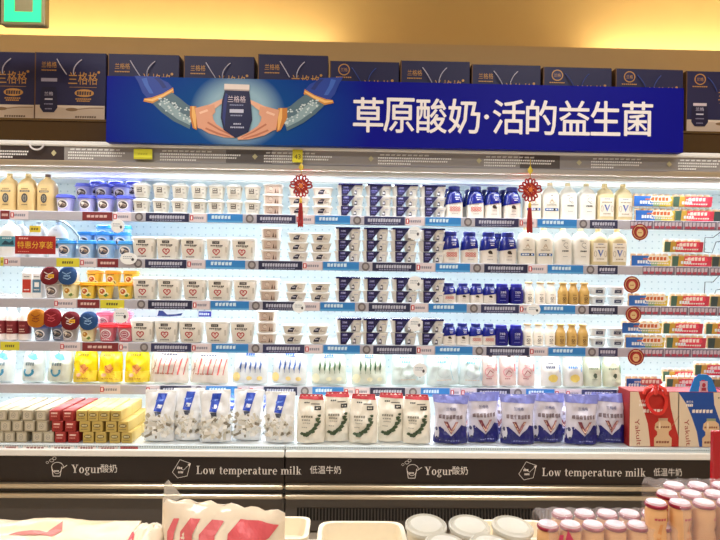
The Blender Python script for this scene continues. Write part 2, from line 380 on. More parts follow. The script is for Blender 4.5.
# serif lettering drawn by hand (x-height 5)
def ring(cx, cy, rx, ry, tx, ty, a0=0, a1=360, n=16):
    out = []
    for i in range(n):
        q = []
        for a, o in ((i, 1), (i+1, 1), (i+1, 0), (i, 0)):
            t = math.radians(a0 + (a1-a0)*a/n); q.append((cx + (rx - (0 if o else tx))*math.cos(t), cy + (ry - (0 if o else ty))*math.sin(t)))
        out.append(q)
    return out
def R_(x0, x1, y0, y1): return [[(x0, y0), (x1, y0), (x1, y1), (x0, y1)]]
def Q_(x0, y0, x1, y1, w): return [[(x0, y0), (x0 + w, y0), (x1 + w, y1), (x1, y1)]]
def stem(x, h=5, sv=.45): return R_(x, x+1.3, 0, h) + R_(x-.7, x+2, 0, sv) + R_(x-.7, x+1.3, h-sv, h)
SERIF = {
 'Y': (7.6, Q_(3.1, 3.2, .6, 7.5, 1.6) + Q_(3.7, 3.2, 5.9, 7.5, .7) + R_(3.1, 4.5, 0, 3.4) + R_(2.2, 5.4, 0, .45) + R_(0, 2.9, 7.05, 7.5) + R_(4.8, 7.3, 7.05, 7.5)),
 'L': (7, R_(1, 2.5, 0, 7.5) + R_(0, 3.6, 7.05, 7.5) + R_(0, 6.2, 0, .5) + [[(5.4, 0), (6.2, 0), (6.4, 2.4), (6, 2.4)]]),
 'o': (5.6, ring(2.7, 2.5, 2.6, 2.65, 1.35, .4)), 'e': (5.2, ring(2.6, 2.5, 2.5, 2.65, 1.3, .4, 0, 315) + R_(1.2, 4.9, 2.5, 2.95)),
 'g': (5.4, ring(2.4, 3.4, 2, 1.8, 1.1, .35) + ring(2.5, -.9, 2.4, 1.2, .9, .5) + R_(3.6, 5.2, 4.5, 5.1) + Q_(1.2, .4, 1.6, 1.9, 1)),
 'u': (6.2, R_(.7, 2, .8, 5) + R_(0, 2, 4.55, 5) + ring(2.5, 1.3, 1.8, 1.35, 1.2, .5, 180, 330) + R_(3.9, 5.2, 0, 5) + R_(3.2, 5.2, 4.55, 5) + R_(4, 6, 0, .45)),
 'r': (4.8, stem(.7) + ring(3.3, 3.4, 1.5, 1.6, .5, .5, 60, 170) + ring(3.7, 4.1, .8, .8, .8, .8, 0, 360, 8)),
 'w': (8, Q_(1.9, 0, .4, 5, 1.2) + Q_(2.4, 0, 3.6, 5, .5) + Q_(4.7, 0, 3.3, 5, 1.2) + Q_(5.2, 0, 6.7, 5, .5) + R_(0, 2.3, 4.6, 5) + R_(2.9, 4.9, 4.6, 5) + R_(5.8, 7.7, 4.6, 5)),
 't': (3.9, R_(.9, 2.2, .6, 6.6) + R_(0, 3.5, 4.5, 5) + ring(2.5, .9, 1.3, .95, .6, .45, 180, 330)),
 'm': (9.2, stem(.7) + ring(3.4, 3.2, 1.9, 1.85, 1.25, .5, 0, 150) + R_(4, 5.3, 0, 3.3) + R_(3.4, 5.9, 0, .45) + ring(6.6, 3.2, 1.9, 1.85, 1.25, .5, 0, 150) + R_(7.2, 8.5, 0, 3.3) + R_(6.6, 9, 0, .45)),
 'p': (5.9, R_(.7, 2, -2.3, 5) + R_(0, 2, 4.55, 5) + R_(0, 2.8, -2.3, -1.85) + ring(3, 2.5, 2.4, 2.6, 1.3, .4, -150, 150)),
 'a': (5.4, ring(2.5, 3.3, 1.9, 1.8, 1.2, .45, 0, 165) + R_(3.2, 4.5, 0, 3.4) + R_(4.4, 5.2, 0, .45) + ring(2, 1.35, 1.8, 1.4, 1.2, .4)),
 'i': (3.2, stem(.7) + ring(1.35, 6.7, .8, .8, .8, .8, 0, 360, 8)), 'l': (3.2, stem(.7, 7.6)),
 'k': (6, stem(.7, 7.6) + Q_(2, 1.8, 4, 5, .6) + Q_(4, 0, 2.3, 2.8, 1.4) + R_(3.2, 5.4, 4.6, 5) + R_(3.4, 6, 0, .45)), ' ': (3, [])}
def serif(t, x0, x1, zbase, ht, col):
    pen = 0; out = []
    for ch in t:
        a, ps = SERIF[ch]; out += [[(x + pen, y) for x, y in p] for p in ps]; pen += a + .55
    kx = (x1-x0)/pen; k = ht/7.5
    return [[(col, [(x0 + x*kx, zbase + y*k) for x, y in p]) for p in out]]
LW = '#ece4dc'
def cup_icon(x, z, s):
    L = arc(x, z, .42*s, .5*s, 190, 350, .05*s, LW) + line([(x-.5*s, z+.15*s), (x-.35*s, z-.75*s), (x+.3*s, z-.75*s), (x+.45*s, z+.15*s)], .06*s, LW) + arc(x+.05*s, z+.15*s, .55*s, .42*s, 0, 180, .05*s, LW)
    L += arc(x - .5*s, z + .75*s, .2*s, .14*s, 0, 360, .04*s, LW) + arc(x - .25*s, z + .95*s, .16*s, .14*s, 0, 360, .04*s, LW) + line([(x+.5*s, z), (x+.95*s, z+.3*s)], .06*s, LW) + bars(x - .03*s, z - .25*s, .5*s, .15*s, LW, 4) + arc(x-.9*s, z+.55*s, .12*s, .1*s, 0, 360, .03*s, LW)
    return L
def box_icon(x, z, s):
    return line([(x-.2*s, z+.9*s), (x+.8*s, z+.55*s), (x+.5*s, z-.65*s), (x-.4*s, z-.85*s), (x-.9*s, z-.3*s)], .045*s, LW, True) + line([(x-.4*s, z+.3*s), (x+.15*s, z-.1*s), (x+.8*s, z+.55*s)], .04*s, LW) + bars(x-.1*s, z-.3*s, .5*s, .2*s, LW, 4) + bars(x-.2*s, z+.1*s, .5*s, .2*s, LW, 3) + poly([(x+.55*s, z+.5*s), (x+.85*s, z+.55*s), (x+.72*s, z+.2*s)], LW)
for side in (0, 1):
    L = []; off = ((0, 0), (0, 0))[side]
    def fx(px): return XX(px, 470, 0)
    zc = ZZ(470, 0); u = 3/600
    if side == 0:
        L += cup_icon(fx(57), zc, .052); L += serif('Yogur', fx(71.5), fx(102), zc - .022, .041, LW); L += txt('酸奶', fx(109), zc + .001, .042, LW, .080)
        L += box_icon(fx(182), zc, .052); L += serif('Low temperature milk', fx(196.5), fx(302), zc - .024, .041, LW)
        L1 = [q for q in L]; 
        fpart('panel_lettering', printed(L1, lambda u, v, d: (u, 0 - d, v), name='panel_lettering'), label='white lettering and cup and carton outlines')
    else:
        L += txt('低温牛奶', fx(325.5), zc, .040, LW, .155)
        L += cup_icon(fx(412), zc, .052); L += serif('Yogur', fx(424.5), fx(453), zc - .022, .041, LW); L += txt('酸奶', fx(460), zc + .001, .042, LW, .078)
        L += box_icon(fx(528), zc, .052); L += serif('Low temperature milk', fx(542), fx(646), zc - .024, .041, LW); L += txt('低温牛奶', fx(667.5), zc - .001, .040, LW, .145)
        fpart('panel_lettering', printed(L, lambda u, v, d: (u, 0 - d, v), name='panel_lettering'), label='white lettering and cup and carton outlines')

# ------------------------------------------------------------------ the big sign on top
SY = .042
c00 = P(106, 142, SY); c10 = P(683, 152.5, SY); c01 = P(106, 75, SY); c11 = P(683, 89, SY)
BW = c10.x - c00.x; BH = .5*((c01.z - c00.z) + (c11.z - c10.z)); BZ = (c00.z + c10.z)/2; BX = c00.x
m_sign, nt, bs = newmat('printed_sign'); n_ = nt.nodes; L_ = nt.links
tc = n_.new('ShaderNodeTexCoord'); 
def dist(cx, cz, sx, sz):
    a = n_.new('ShaderNodeVectorMath'); a.operation = 'SUBTRACT'; a.inputs[1].default_value = (cx, 0, cz); L_.new(tc.outputs['Object'], a.inputs[0])
    c = n_.new('ShaderNodeVectorMath'); c.operation = 'MULTIPLY'; c.inputs[1].default_value = (1/sx, 0, 1/sz); L_.new(a.outputs[0], c.inputs[0])
    d = n_.new('ShaderNodeVectorMath'); d.operation = 'LENGTH'; L_.new(c.outputs[0], d.inputs[0]); return d.outputs['Value']
cr = n_.new('ShaderNodeValToRGB'); e = cr.color_ramp.elements; e[0].color = (*lin('#075a94'), 1); e[1].color = (*lin('#04078a'), 1); e[1].position = .95
L_.new(dist(.64, .15, .75, .5), cr.inputs[0])
cr2 = n_.new('ShaderNodeValToRGB'); e = cr2.color_ramp.elements; e[0].position = .55; e[0].color = (*lin('#a8c8cc'), 1); e[1].color = (0, 0, 0, 1); e[1].position = 1
L_.new(dist(.655, .17, .24, .20), cr2.inputs[0])
mx = n_.new('ShaderNodeMix'); mx.data_type = 'RGBA'; mx.blend_type = 'SCREEN'; mx.inputs[0].default_value = .8
L_.new(cr.outputs[0], mx.inputs[6]); L_.new(cr2.outputs[0], mx.inputs[7]); L_.new(mx.outputs[2], bs.inputs['Base Color']); bs.inputs['Roughness'].default_value = .5; bs.inputs['Specular IOR Level'].default_value = .15
sign = N('shop_sign', MB().box(0, BW, 0, .05, 0, BH, '#10188c').mesh('shop_sign', m_sign, 0))
def bp(px, py):
    t = (px-106)/577; yb = 142 + 10.5*t; yt = 75 + 14*t; return (t*BW, (yb-py)/(yb-yt)*BH)
def bpl(pts): return [bp(*p) for p in pts]
L = []
for ch, a, c in (('草', 350, 379), ('原', 380.5, 410), ('酸', 413, 442.5), ('奶', 445, 476), ('活', 490, 521), ('的', 523.5, 553), ('益', 556.5, 587), ('生', 589, 618), ('菌', 621, 651)):
    m_ = (a+c)/2; zt = 97.3 + (m_-350)*.016; x, z = bp(m_, zt + 17.3); L += txt(ch, x, z, 33.5*S, '#f4eeee', (c-a)*S)
x, z = bp(483, 117); L += ell(x, z, .011, .011, '#f4eeee', 8)
big = [q for l in L for q in l]
bold = [[(col, [(x + dx, z + dz) for x, z in pts]) for col, pts in big] for dx, dz in ((-.0022, 0), (.0022, 0), (0, .0022), (0, -.0022))]
sign.part('sign_lettering', printed(bold, name='sign_lettering', d0=.001, eps=.0002), label='large white characters')
A = []
def band(pts, col): 
    out = []
    k = len(pts)//2
    for i in range(k-1): out.append((col, bpl([pts[i], pts[i+1], pts[-2-i], pts[-1-i]])))
    return [out]
# left arm : sleeve, cuff, patterned forearm, cuff, hand
def arm(m):
    f = (lambda x: x) if not m else (lambda x: 2*234.5 - x + (3 if x < 190 else 0))
    g = lambda pts: [(f(x), y + (2 if m else 0)) for x, y in pts]
    A.extend(band(g([(133, 75), (137, 82), (141, 92), (147, 99), (172, 89), (166, 82), (160, 79), (156, 76)]), '#1c3d9c'))
    A.extend(band(g([(140, 78), (143, 85), (148, 93), (152, 93), (147, 84), (145, 77)]), '#3a63bd'))
    A.extend(band(g([(152, 77), (157, 82), (161, 88), (165, 87), (161, 81), (157, 77)]), '#122a78'))
    A.extend(band(g([(142, 101), (151, 103), (162, 98), (172, 92), (171, 87), (161, 93), (150, 97), (143, 98)]), '#d08a3c'))
    A.extend(band(g([(143, 99.5), (151, 101), (162, 96), (171, 90), (171, 88.5), (161, 94), (150, 98.5), (143, 98.6)]), '#f2c277'))
    A.extend(band(g([(151, 103), (160, 112), (172, 121), (188, 129), (192, 108), (185, 104), (178, 98), (170, 92)]), '#54707f'))
    A.extend(band(g([(156, 103), (165, 111), (176, 119), (188, 125), (190, 119), (180, 113), (171, 105), (164, 99)]), '#8fa9b2'))
    rr = random.Random(4)
    for k in range(46):
        t = rr.random(); q = rr.random(); x = 156 + 34*t; y = 101 + 16*t + (q-.5)*14
        A.extend([[('#cfdde0', bpl(g([(x, y), (x + 1.2, y - .9), (x + 2.3, y + .2), (x + 1.1, y + 1)])))]])
    A.extend(band(g([(188, 106), (188, 116), (191, 128), (195, 130), (196, 118), (194, 106)]), '#c87f35'))
    A.extend(band(g([(190, 106), (190, 116), (193, 128), (194, 128), (194, 116), (192, 106)]), '#f0bb6c'))
    SK = '#e0a284'
    A.extend(band(g([(194, 107), (195, 118), (197, 127), (206, 134), (206, 108)][:5] + [(204, 106), (200, 106), (197, 106)][:1]), SK) if 0 else [[(SK, bpl(g([(193, 108), (208, 104), (211, 118), (209, 131), (196, 128)])))]])
    A.extend(band(g([(206, 105), (214, 101), (222, 97.5), (222.5, 100.5), (216, 106), (208, 112)]), '#ecb597'))          # thumb
    A.extend([[(SK, bpl(g([(205, 106), (212, 104), (213, 112), (208, 118)])))]])
    A.extend(band(g([(196, 127), (207, 133.5), (222, 137.5), (233, 138), (234, 136), (224, 131), (214, 124), (208, 114)]), SK))   # fingers under the bottle
    A.extend(band(g([(203, 129), (215, 134.5), (228, 137.5), (228, 136.5), (216, 132.5), (204, 127.5)]), '#bd7458'))
    A.extend(band(g([(205, 123), (217, 130.5), (230, 136), (230, 135), (218, 129), (206, 121.5)]), '#bd7458'))
    A.extend(band(g([(197, 112), (205, 109), (206, 111), (198, 114)]), '#f3c8ac'))
arm(False); arm(True)
A += band([(219.5, 94), (219, 105), (218.5, 118), (221, 131), (234, 138), (246.5, 132), (249.5, 119), (248, 105), (246.5, 94)][:9] + [(246.5, 94)], '#0b1240') if 0 else [[('#0c1445', bpl([(222, 90), (219.5, 101), (218.5, 118), (221.5, 130), (233, 138), (246, 132), (249.5, 120), (248, 103), (246, 91)]))]]
A += [[('#23307a', bpl([(223, 93), (221, 103), (220.3, 118), (222.5, 127), (224.5, 127), (223, 117), (224, 103), (225, 93)][:4] + [(223, 117), (225, 94)]))]]
A += poly(bpl([(221.5, 83.5), (221.5, 90), (246.3, 91), (246.3, 84.5)]), '#e9dcd6') + poly(bpl([(221.5, 88.6), (221.5, 90), (246.3, 91), (246.3, 89.6)]), '#b9a8a4')
x, z = bp(234, 99); A += txt('兰格格', x, z, .034, '#d9c9d4', .09)
x, z = bp(234, 105); A += bars(x, z, .07, .006, '#8d93b8', 8)
x, z = bp(234, 111); A += rect(x-.035, x+.035, z-.009, z+.009, '#c9cbe0'); x, z = bp(234, 115.5); A += bars(x, z, .06, .007, '#9aa0c0', 7)
x, z = bp(235, 124); A += bars(x, z, .04, .008, '#b9bcd6', 4); x, z = bp(235, 127.5); A += bars(x, z, .07, .008, '#b9bcd6', 8)
sign.part('sign_artwork', printed(A, name='sign_artwork', d0=.0012, eps=.00003), label='printed hands in blue sleeves around a navy bottle')
put(sign, (BX, SY, BZ - BH*.5 + BH*.5 - (0)), ry=math.radians(0), label='long blue shop sign with nine large white characters and two hands', cat='sign')

# ------------------------------------------------------------------ gift boxes behind the sign
GY = .20; GW = 69.5*3.45/600; NV = '#1b1b52'
def gift(h, logo):
    w2 = GW/2; n = N('gift_box', MB().box(-w2, w2, 0, .16, 0, h, '#191a4a', .003).mesh('gift_box', 'paper', 0))
    L = rect(-w2+.004, w2-.004, .004, h*.235, '#cdb9a6'); L += poly([(-w2+.004, h*.235), (w2-.004, h*.235), (w2-.004, h*.225), (0, h*.19), (-w2*.5, h*.215), (-w2+.004, h*.2)][:5], '#e2d2c1')
    L += ell(w2*.05, h*.175, .035, .010, '#8a6d50') + line([(w2*.1, h*.17), (w2*.55, h*.2), (w2*.95, h*.2)], .004, '#8a6d50')
    L += bars(w2*.45, h*.07, .12, .012, '#6a5540', 9)
    G = '#c8934f'
    L += txt('兰格格', w2*.36, h*.63, .072, G, .165); L += ell(w2*.80, h*.72, .008, .008, G, 8)
    L += line([(-w2*.02, h*.5), (w2*.75, h*.5)], .002, G) + ell(w2*.4, h*.415, .055, .022, G, 16) + bars(w2*.4, h*.415, .085, .022, '#3a2a3a', 6) + bars(w2*.38, h*.33, .09, .008, G, 8) + bars(w2*.38, h*.30, .075, .008, G, 7)
    if logo:
        L += ell(-w2*.6, h*.87, .034, .034, G, 18) + ell(-w2*.6, h*.87, .028, .028, NV, 18) + txt('兰格', -w2*.6, h*.87, .022, G, .04) + bars(-w2*.6, h*.755, .09, .007, G, 8)
    else: L += txt('兰格格', -w2*.6, h*.82, .034, G, .085) + bars(-w2*.6, h*.74, .085, .007, G, 9) + rect(-w2*.82, -w2*.37, h*.575, h*.625, '#a9a6c6')
    bz = -w2*.6
    L += poly([(bz-.045, h*.45), (bz-.05, h*.2), (bz-.03, h*.13), (bz+.03, h*.13), (bz+.05, h*.2), (bz+.045, h*.45)], '#12133c') + rect(bz-.04, bz+.04, h*.45, h*.495, '#d9cbd2' if logo else '#14143c')
    L += txt('兰格', bz, h*.40, .022, '#c9c4dc', .05) + rect(bz-.022, bz+.022, h*.31, h*.33, '#d9d6e6') + bars(bz, h*.25, .05, .006, '#9a98ba', 6) + bars(bz, h*.18, .04, .006, '#9a98ba', 5)
    n.part('box_print', printed(L, name='box_print', d0=.0008))
    mb = MB()
    for s, dx in ((-1, -.075), (1, .02)):
        pts = [(dx + s*(-.0) + (.02*s)*math.sin(t*2.4), -.004 - .012*math.sin(t*PI), h*(.97 - .22*t)) for t in [k/8 for k in range(9)]]
        pts = [(dx + (.055*t if s < 0 else .045*(1-t)**2), -.004 - .01*math.sin(t*PI), h*(.9 - .22*t)) for t in [k/8 for k in range(9)]]
        mb.tube(pts, .0028, '#c9c6da' if not logo else '#3a4fa0', 5)
    n.part('rope_handle', mb.mesh('rope_handle', 'cloth'), label='thin rope handle')
    n.part('edge_strip', MB().box(-w2-.0015, -w2+.004, -.001, .161, 0, h, '#6b4a2c').mesh('edge_strip', 'paper', 0), label='brown gold edge of the box')
    return n
gA, gT, gB = gift(.392, False), gift(.408, False), gift(.385, True)
GX = [(-.5, gA), (71, gA), (144, gA), (219, gA), (293, gT), (364.5, gB), (435, gA), (506, gA), (577, gB), (649, gB), (721, gB)]
where = ['cut off by the left edge of the photo', 'fully visible beside the left end of the blue sign', 'above the blue sleeve at the left of the sign', 'straight above the printed bottle on the sign', 'tallest, above the right printed arm', 'round emblem, just left of the big lettering', 'above the first lettering, shorter beside the emblem box', 'above the middle dot of the sign lettering', 'round emblem, above the middle of the right lettering', 'round emblem, above the right end of the sign', 'bottle picture, past the right end of the sign']
for (px, g), wn in zip(GX, where):
    put(g, (XX(px, 95, GY), GY + random.uniform(-.01, .01), z_rise), rz=random.uniform(-.012, .012), label='navy gift box ' + wn, cat='box', group='navy gift boxes on top of the refrigerator', scale=(.925, .925, .925 - (.03 if px > 470 else 0)))

# ------------------------------------------------------------------ exit sign
EY = -.2
e0, e1 = P(4, 21, EY), P(42, -14, EY); ew, eh = e1.x-e0.x, e1.z-e0.z
m_green, nt, bs = newmat('lit_green'); bs.inputs['Base Color'].default_value = (0, .5, .2, 1); bs.inputs['Emission Color'].default_value = (.02, .9, .30, 1); bs.inputs['Emission Strength'].default_value = 1.0
m_pic, nt, bs = newmat('lit_pale'); bs.inputs['Base Color'].default_value = (.5, .4, .25, 1)
n = N('exit_sign', MB().box(-.02, ew + .012, .004, .05, -.012, eh + .01, '#a39a78', .004).mesh('exit_sign', 'metal', 0))
fm = MB(); t_ = .045
fm.box(0, t_, 0, .006, 0, eh, '#00c060').box(ew - t_*.9, ew - .004, 0, .006, 0, eh, '#00c060').box(t_, ew - t_*.9, 0, .006, 0, t_, '#00c060').box(t_, ew - t_*.9, 0, .006, eh - t_, eh, '#00c060')
n.part('green_border', fm.mesh('green_border', m_green, 0), label='glowing green border')
n.part('hanging_rod', MB().tube([(ew/2, .025, eh), (ew/2, .025, 3.6 - e0.z)], .008, '#8a8270').mesh('hanging_rod', 'metal'))
put(n, tuple(e0), label='small hanging green lit exit sign at the upper left corner', cat='sign')
n = N('exit_sign', MB().box(-.19, 0, .0, .05, -.012, eh + .01, '#6f6a50', .004).mesh('exit_sign', 'metal', 0))
n.part('green_border', MB().box(-.17, -.006, -.004, 0, .02, eh, '#00c060').mesh('green_border', m_green, 0), label='glowing green face')
n.part('hanging_rod', MB().tube([(-.1, .025, eh), (-.1, .025, 3.6 - e0.z)], .008, '#8a8270').mesh('hanging_rod', 'metal'))
put(n, (e0.x - .022, EY, e0.z + .012), label='green lit sign sliver cut off by the upper left corner', cat='sign')

# ================================================================== products
def body(name, rings, col, mat='plastic', seg=22, smooth=40): return N(name, MB().loft(rings, col, seg).mesh(name, mat, smooth))
def p_mesh(name, rings, col, mat='plastic', seg=22, smooth=40): return MB().loft(rings, col, seg).mesh(name, mat, smooth)

# --- jug bottles
def jug(bodycol, capcol, art, capr=.014, h=.2):
    R = [(0, .042, .034, 4), (.004, .046, .038, 4), (.13, .047, .039, 4), (.145, .045, .037, 3), (.165, .034, .03, 2.4), (.176, .018, .018, 2), (.182, .014, .014, 2), (.188, .0135, .0135, 2)]
    n = body('milk_bottle', R, bodycol, 'plastic')
    n.part('cap', p_mesh('cap', [(.186, capr, capr, 2), (.19, capr+.001, capr+.001, 2), (.2, capr+.001, capr+.001, 2), (.202, capr-.002, capr-.002, 2)], capcol, 'plastic', 16))
    n.part('label', printed(art(), wrap(R), .012, .03))
    return n
def art_oats():
    d = '#3c3a40'; L = bars(0, .118, .034, .005, '#5c4a38', 5) + rect(-.026, .024, .1, .11, d) + bars(0, .105, .04, .005, '#cdb995', 7)
    L += ell(-.001, .068, .016, .025, d, 16) + ell(-.001, .068, .010, .018, '#8f8a7a', 12) + line([(-.001, .048), (-.001, .088)], .003, d) + line([(-.009, .06), (.007, .074)], .002, d) + line([(-.009, .074), (.007, .06)], .002, d)
    return L + bars(0, .033, .03, .005, '#5c4a38', 5)
def art_face():
    L = bars(0, .13, .012, .005, '#4b4b4b', 2) + arc(0, .098, .012, .014, 200, 340, .0015, '#9a8a70') + line([(-.012, .088), (0, .112), (.012, .088)], .0018, '#b08f60') + bars(0, .1, .016, .004, '#a07a50', 4) + bars(0, .078, .05, .005, '#8f8778', 8)
    return L + rect(-.036, .036, .046, .06, '#3f6fae') + bars(0, .053, .06, .007, '#e6eaf2', 4) + rect(.008, .018, .046, .06, '#2b2b2b')
def art_man():
    return bars(-.006, .13, .018, .004, '#555555', 3) + arc(.006, .108, .012, .012, 30, 330, .0018, '#555555') + line([(.0, .1), (.01, .088), (.02, .092)], .0018, '#555555') + bars(.004, .075, .034, .008, '#383838', 4) + bars(.004, .045, .025, .004, '#9a9a9a', 4)
def art_vee():
    L = rect(-.037, .037, .02, .122, '#ece4d6') + bars(0, .115, .03, .005, '#5b6a94', 5) + bars(0, .097, .054, .006, '#a08a68', 7)
    L += poly([(-.016, .084), (-.007, .084), (.003, .052), (0, .044)], '#4a5ca0') + poly([(.016, .084), (.009, .084), (-.003, .052), (0, .044)], '#7f8fc4')
    return L + arc(-.027, .062, .006, .016, 0, 360, .0018, '#9a8a70') + arc(.027, .062, .006, .016, 0, 360, .0018, '#9a8a70') + bars(0, .034, .04, .005, '#a08a68', 5)
J_oats = jug('#cfb078', '#d8c088', art_oats); J_oatsd = jug('#cfb078', '#5a4034', art_oats); J_face = jug('#e6e1d4', '#c9b58a', art_face); J_man = jug('#e8e4da', '#cbb98e', art_man); J_vee = jug('#cfbd92', '#c4ae78', art_vee)
def art_teal(): return bars(0, .155, .02, .004, '#9ab', 3)
J_teal = jug('#f1f4f5', '#b9cfe0', art_teal)
Rt = [(.055, .0475, .0395, 4), (.11, .0475, .0395, 4)]
J_teal.part('sleeve', p_mesh('sleeve', Rt, '#4f97ab', 'plastic', 22)); J_teal.ch[-1].label = 'teal label sleeve'
J_teal.part('label', printed(poly([(-.03, .065), (-.01, .088), (.012, .076), (.03, .09), (.034, .065)], '#24485a') + bars(.0, .1, .05, .006, '#dfeef0', 5), wrap([(.05, .048, .04, 4), (.12, .048, .04, 4)]), .012))

# --- lidded picture cups
def piccup(bcol, lcol, rim, art, name='yogurt_cup'):
    R = [(0, .034, .034, 2.6), (.003, .037, .037, 3), (.082, .046, .046, 3)]
    n = body(name, R, bcol)
    m = MB().loft([(.080, .0475, .0475, 3), (.082, .051, .051, 3), (.087, .051, .051, 3), (.089, .047, .047, 3), (.099, .046, .046, 3), (.102, .042, .042, 3), (.102, .038, .038, 3), (.098, .034, .034, 3)], lcol, 24)
    n.part('lid', m.mesh('lid', 'plastic', 40), label=rim)
    n.part('label', printed(art, wrap(R), .011, .03)); return n
def art_choc(c): return ell(-.002, .045, .032, .028, '#f3f0f2', 18) + ell(-.002, .043, .026, .022, c, 16) + ell(-.012, .052, .010, .008, '#efe6dc', 8) + ell(.008, .04, .012, .008, '#8a7768', 8) + line([(-.018, .034), (0, .052), (.016, .044)], .004, '#d6c6b8') + bars(0, .012, .04, .006, '#ece6f2', 5)
def art_fruit(a, c): return ell(-.006, .047, .022, .022, '#fbf2cf', 14) + ell(-.006, .046, .016, .016, a, 12) + ell(-.01, .05, .006, .006, '#f8d9a0', 8) + ell(.014, .03, .016, .012, '#f6edb6', 10) + poly([(0, .02), (.018, .034), (.03, .022), (.014, .012)], c) + bars(-.004, .075, .045, .006, '#8a5a20', 5)
def art_ring(c): return ell(0, .045, .03, .027, '#efe2e6', 16) + ell(0, .043, .024, .021, c, 14) + arc(0, .043, .016, .014, 0, 360, .003, '#efd9de') + bars(0, .043, .024, .006, '#f7e9ec', 4) + bars(0, .012, .04, .005, '#f3e3e6', 4)
C_lilac = piccup('#b9b7ea', '#5560cf', 'blue violet lid', art_choc('#4a3c40')); C_sky = piccup('#a5c8ea', '#3f9fe6', 'bright blue lid', art_choc('#3c4660'))
C_yel = piccup('#eec94a', '#f3a71c', 'orange lid', art_fruit('#c75f22', '#4d7a2c')); C_red = piccup('#d2707e', '#e8303c', 'red lid', art_ring('#b04a5e')); C_pink = piccup('#e69aae', '#f07a98', 'pink lid', art_ring('#b04a5e'))
C_dark = piccup('#8e97ad', '#6a78c0', 'blue rimmed lid', art_choc('#454e5c')); C_grey = piccup('#b9b0b4', '#c9c2c4', 'grey lid', art_choc('#5a5058')); C_lem = piccup('#f0e6b4', '#f0d890', 'pale yellow lid', art_fruit('#c98a22', '#6a8a3c'))

# --- cups lying with the lid towards the aisle: a foil lid seen face on
def facecup(col, c2, tag, ccol):
    n = body('yogurt_cup', [(0, .030, .030, 2.4), (.003, .033, .033, 2.6), (.07, .044, .044, 2.6)], ccol)
    R = [(.069, .048, .048, 2.3), (.073, .049, .049, 2.3), (.075, .047, .047, 2.3), (.079, .030, .030, 2.2)]
    n.part('foil_lid', p_mesh('foil_lid', R, col, 'foil'), label='coloured foil lid facing the aisle')
    top = lambda u, v, d: (u, v, .0805 + d)
    L = line([(-.026, .018), (-.004, .006), (.02, .018)], .004, c2) + line([(-.02, -.012), (.004, -.02), (.02, -.008)], .004, c2) + bars(0, -.002, .034, .008, c2, 4)
    if tag: L += rect(-.004, .026, -.012, .006, '#e8b52c') + bars(.011, -.003, .022, .006, '#8a2a1a', 3)
    n.part('lid_print', printed(L, top, name='lid_print')); return n
D_mar = facecup('#741a28', '#e6d5d3', True, '#d8cfcf'); D_mar2 = facecup('#8a1a28', '#cf5560', False, '#d8cfcf'); D_blue = facecup('#2a528a', '#8fb6e0', False, '#cfd8e0'); D_or = facecup('#c47c1e', '#8a3a14', False, '#e6dcc0')

# --- white cups
Rs = [(0, .030, .030, 3), (.003, .033, .033, 3.2), (.062, .041, .041, 3.2)]
C_small = body('yogurt_cup', Rs, '#e2ddd2')
C_small.part('lid', MB().loft([(.060, .042, .042, 3), (.062, .0445, .0445, 3), (.066, .0445, .0445, 3), (.068, .040, .040, 3), (.078, .026, .026, 2.6), (.082, .010, .010, 2)], '#fafaf8', 22).mesh('lid', 'plastic', 30), label='white stepped lid')
C_small.part('label', printed(rect(-.014, .012, .026, .052, '#5f564e') + bars(-.001, .046, .02, .006, '#e6dfd2', 2) + bars(-.001, .034, .02, .006, '#cfc6b8', 3) + bars(.024, .044, .01, .004, '#a09a90', 2) + bars(.026, .026, .008, .01, '#b5aea4', 2) + bars(0, .015, .04, .003, '#bfb8ac', 5), wrap(Rs), .011, .03))
Rb = [(0, .050, .048, 4), (.004, .054, .051, 4.4), (.07, .060, .057, 4.4), (.1, .0625, .059, 4.4), (.106, .0615, .058, 4)]
C_big = body('yogurt_tub', Rb, '#efeae0')
C_big.part('lid', MB().loft([(.104, .064, .060, 4.2), (.108, .0655, .0615, 4.2), (.116, .0655, .0615, 4.2), (.121, .061, .057, 4)], '#fbfbf9', 24).mesh('lid', 'plastic', 35), label='white snap lid')
ab = rect(-.024, .014, .086, .101, '#2a2426') + txt('兰格格', -.005, .0935, .009, '#d9d3c9', .028) + bars(0, .077, .066, .008, '#4d4640', 7) + bars(.012, .07, .03, .004, '#8d857c', 4) + heart(-.003, .043, .019, .0055, '#b8282e') + bars(-.003, .044, .014, .006, '#d9686a', 3) + bars(-.003, .014, .045, .006, '#7c766e', 6) + rect(.045, .052, .04, .07, '#cfc9be')
C_big.part('label', printed(ab, wrap(Rb), .014, .03))
Rp = [(0, .046, .040, 3.6), (.003, .050, .044, 4), (.044, .055, .048, 4)]
C_print = body('yogurt_tub', Rp, '#e0d8ce')
C_print.part('lid', MB().loft([(.043, .056, .049, 4), (.045, .059, .052, 4), (.050, .059, .052, 4), (.052, .055, .048, 4)], '#f4f1ee', 24).mesh('lid', 'plastic', 30), label='white flat lid')
C_print.part('label', printed(rect(-.040, .036, .004, .045, '#cbb5a6') + ell(-.012, .026, .014, .011, '#d9c8bb', 10) + arc(-.01, .028, .012, .01, 20, 300, .002, '#8f6f60') + poly([(.012, .006), (.018, .03), (.024, .006)], '#6a5348') + poly([(.026, .006), (.031, .024), (.035, .006)], '#7f685c') + bars(-.014, .009, .03, .004, '#94786a', 4), wrap(Rp), .011))
Rw = [(0, .043, .038, 3.2), (.003, .047, .042, 3.6), (.044, .058, .050, 4)]
C_swoosh = body('yogurt_tub', Rw, '#e6e1d8')
C_swoosh.part('lid', MB().loft([(.043, .058, .051, 4), (.045, .062, .054, 4), (.049, .062, .054, 4), (.051, .058, .05, 4)], '#f8f7f4', 24).mesh('lid', 'plastic', 30), label='white flat lid')
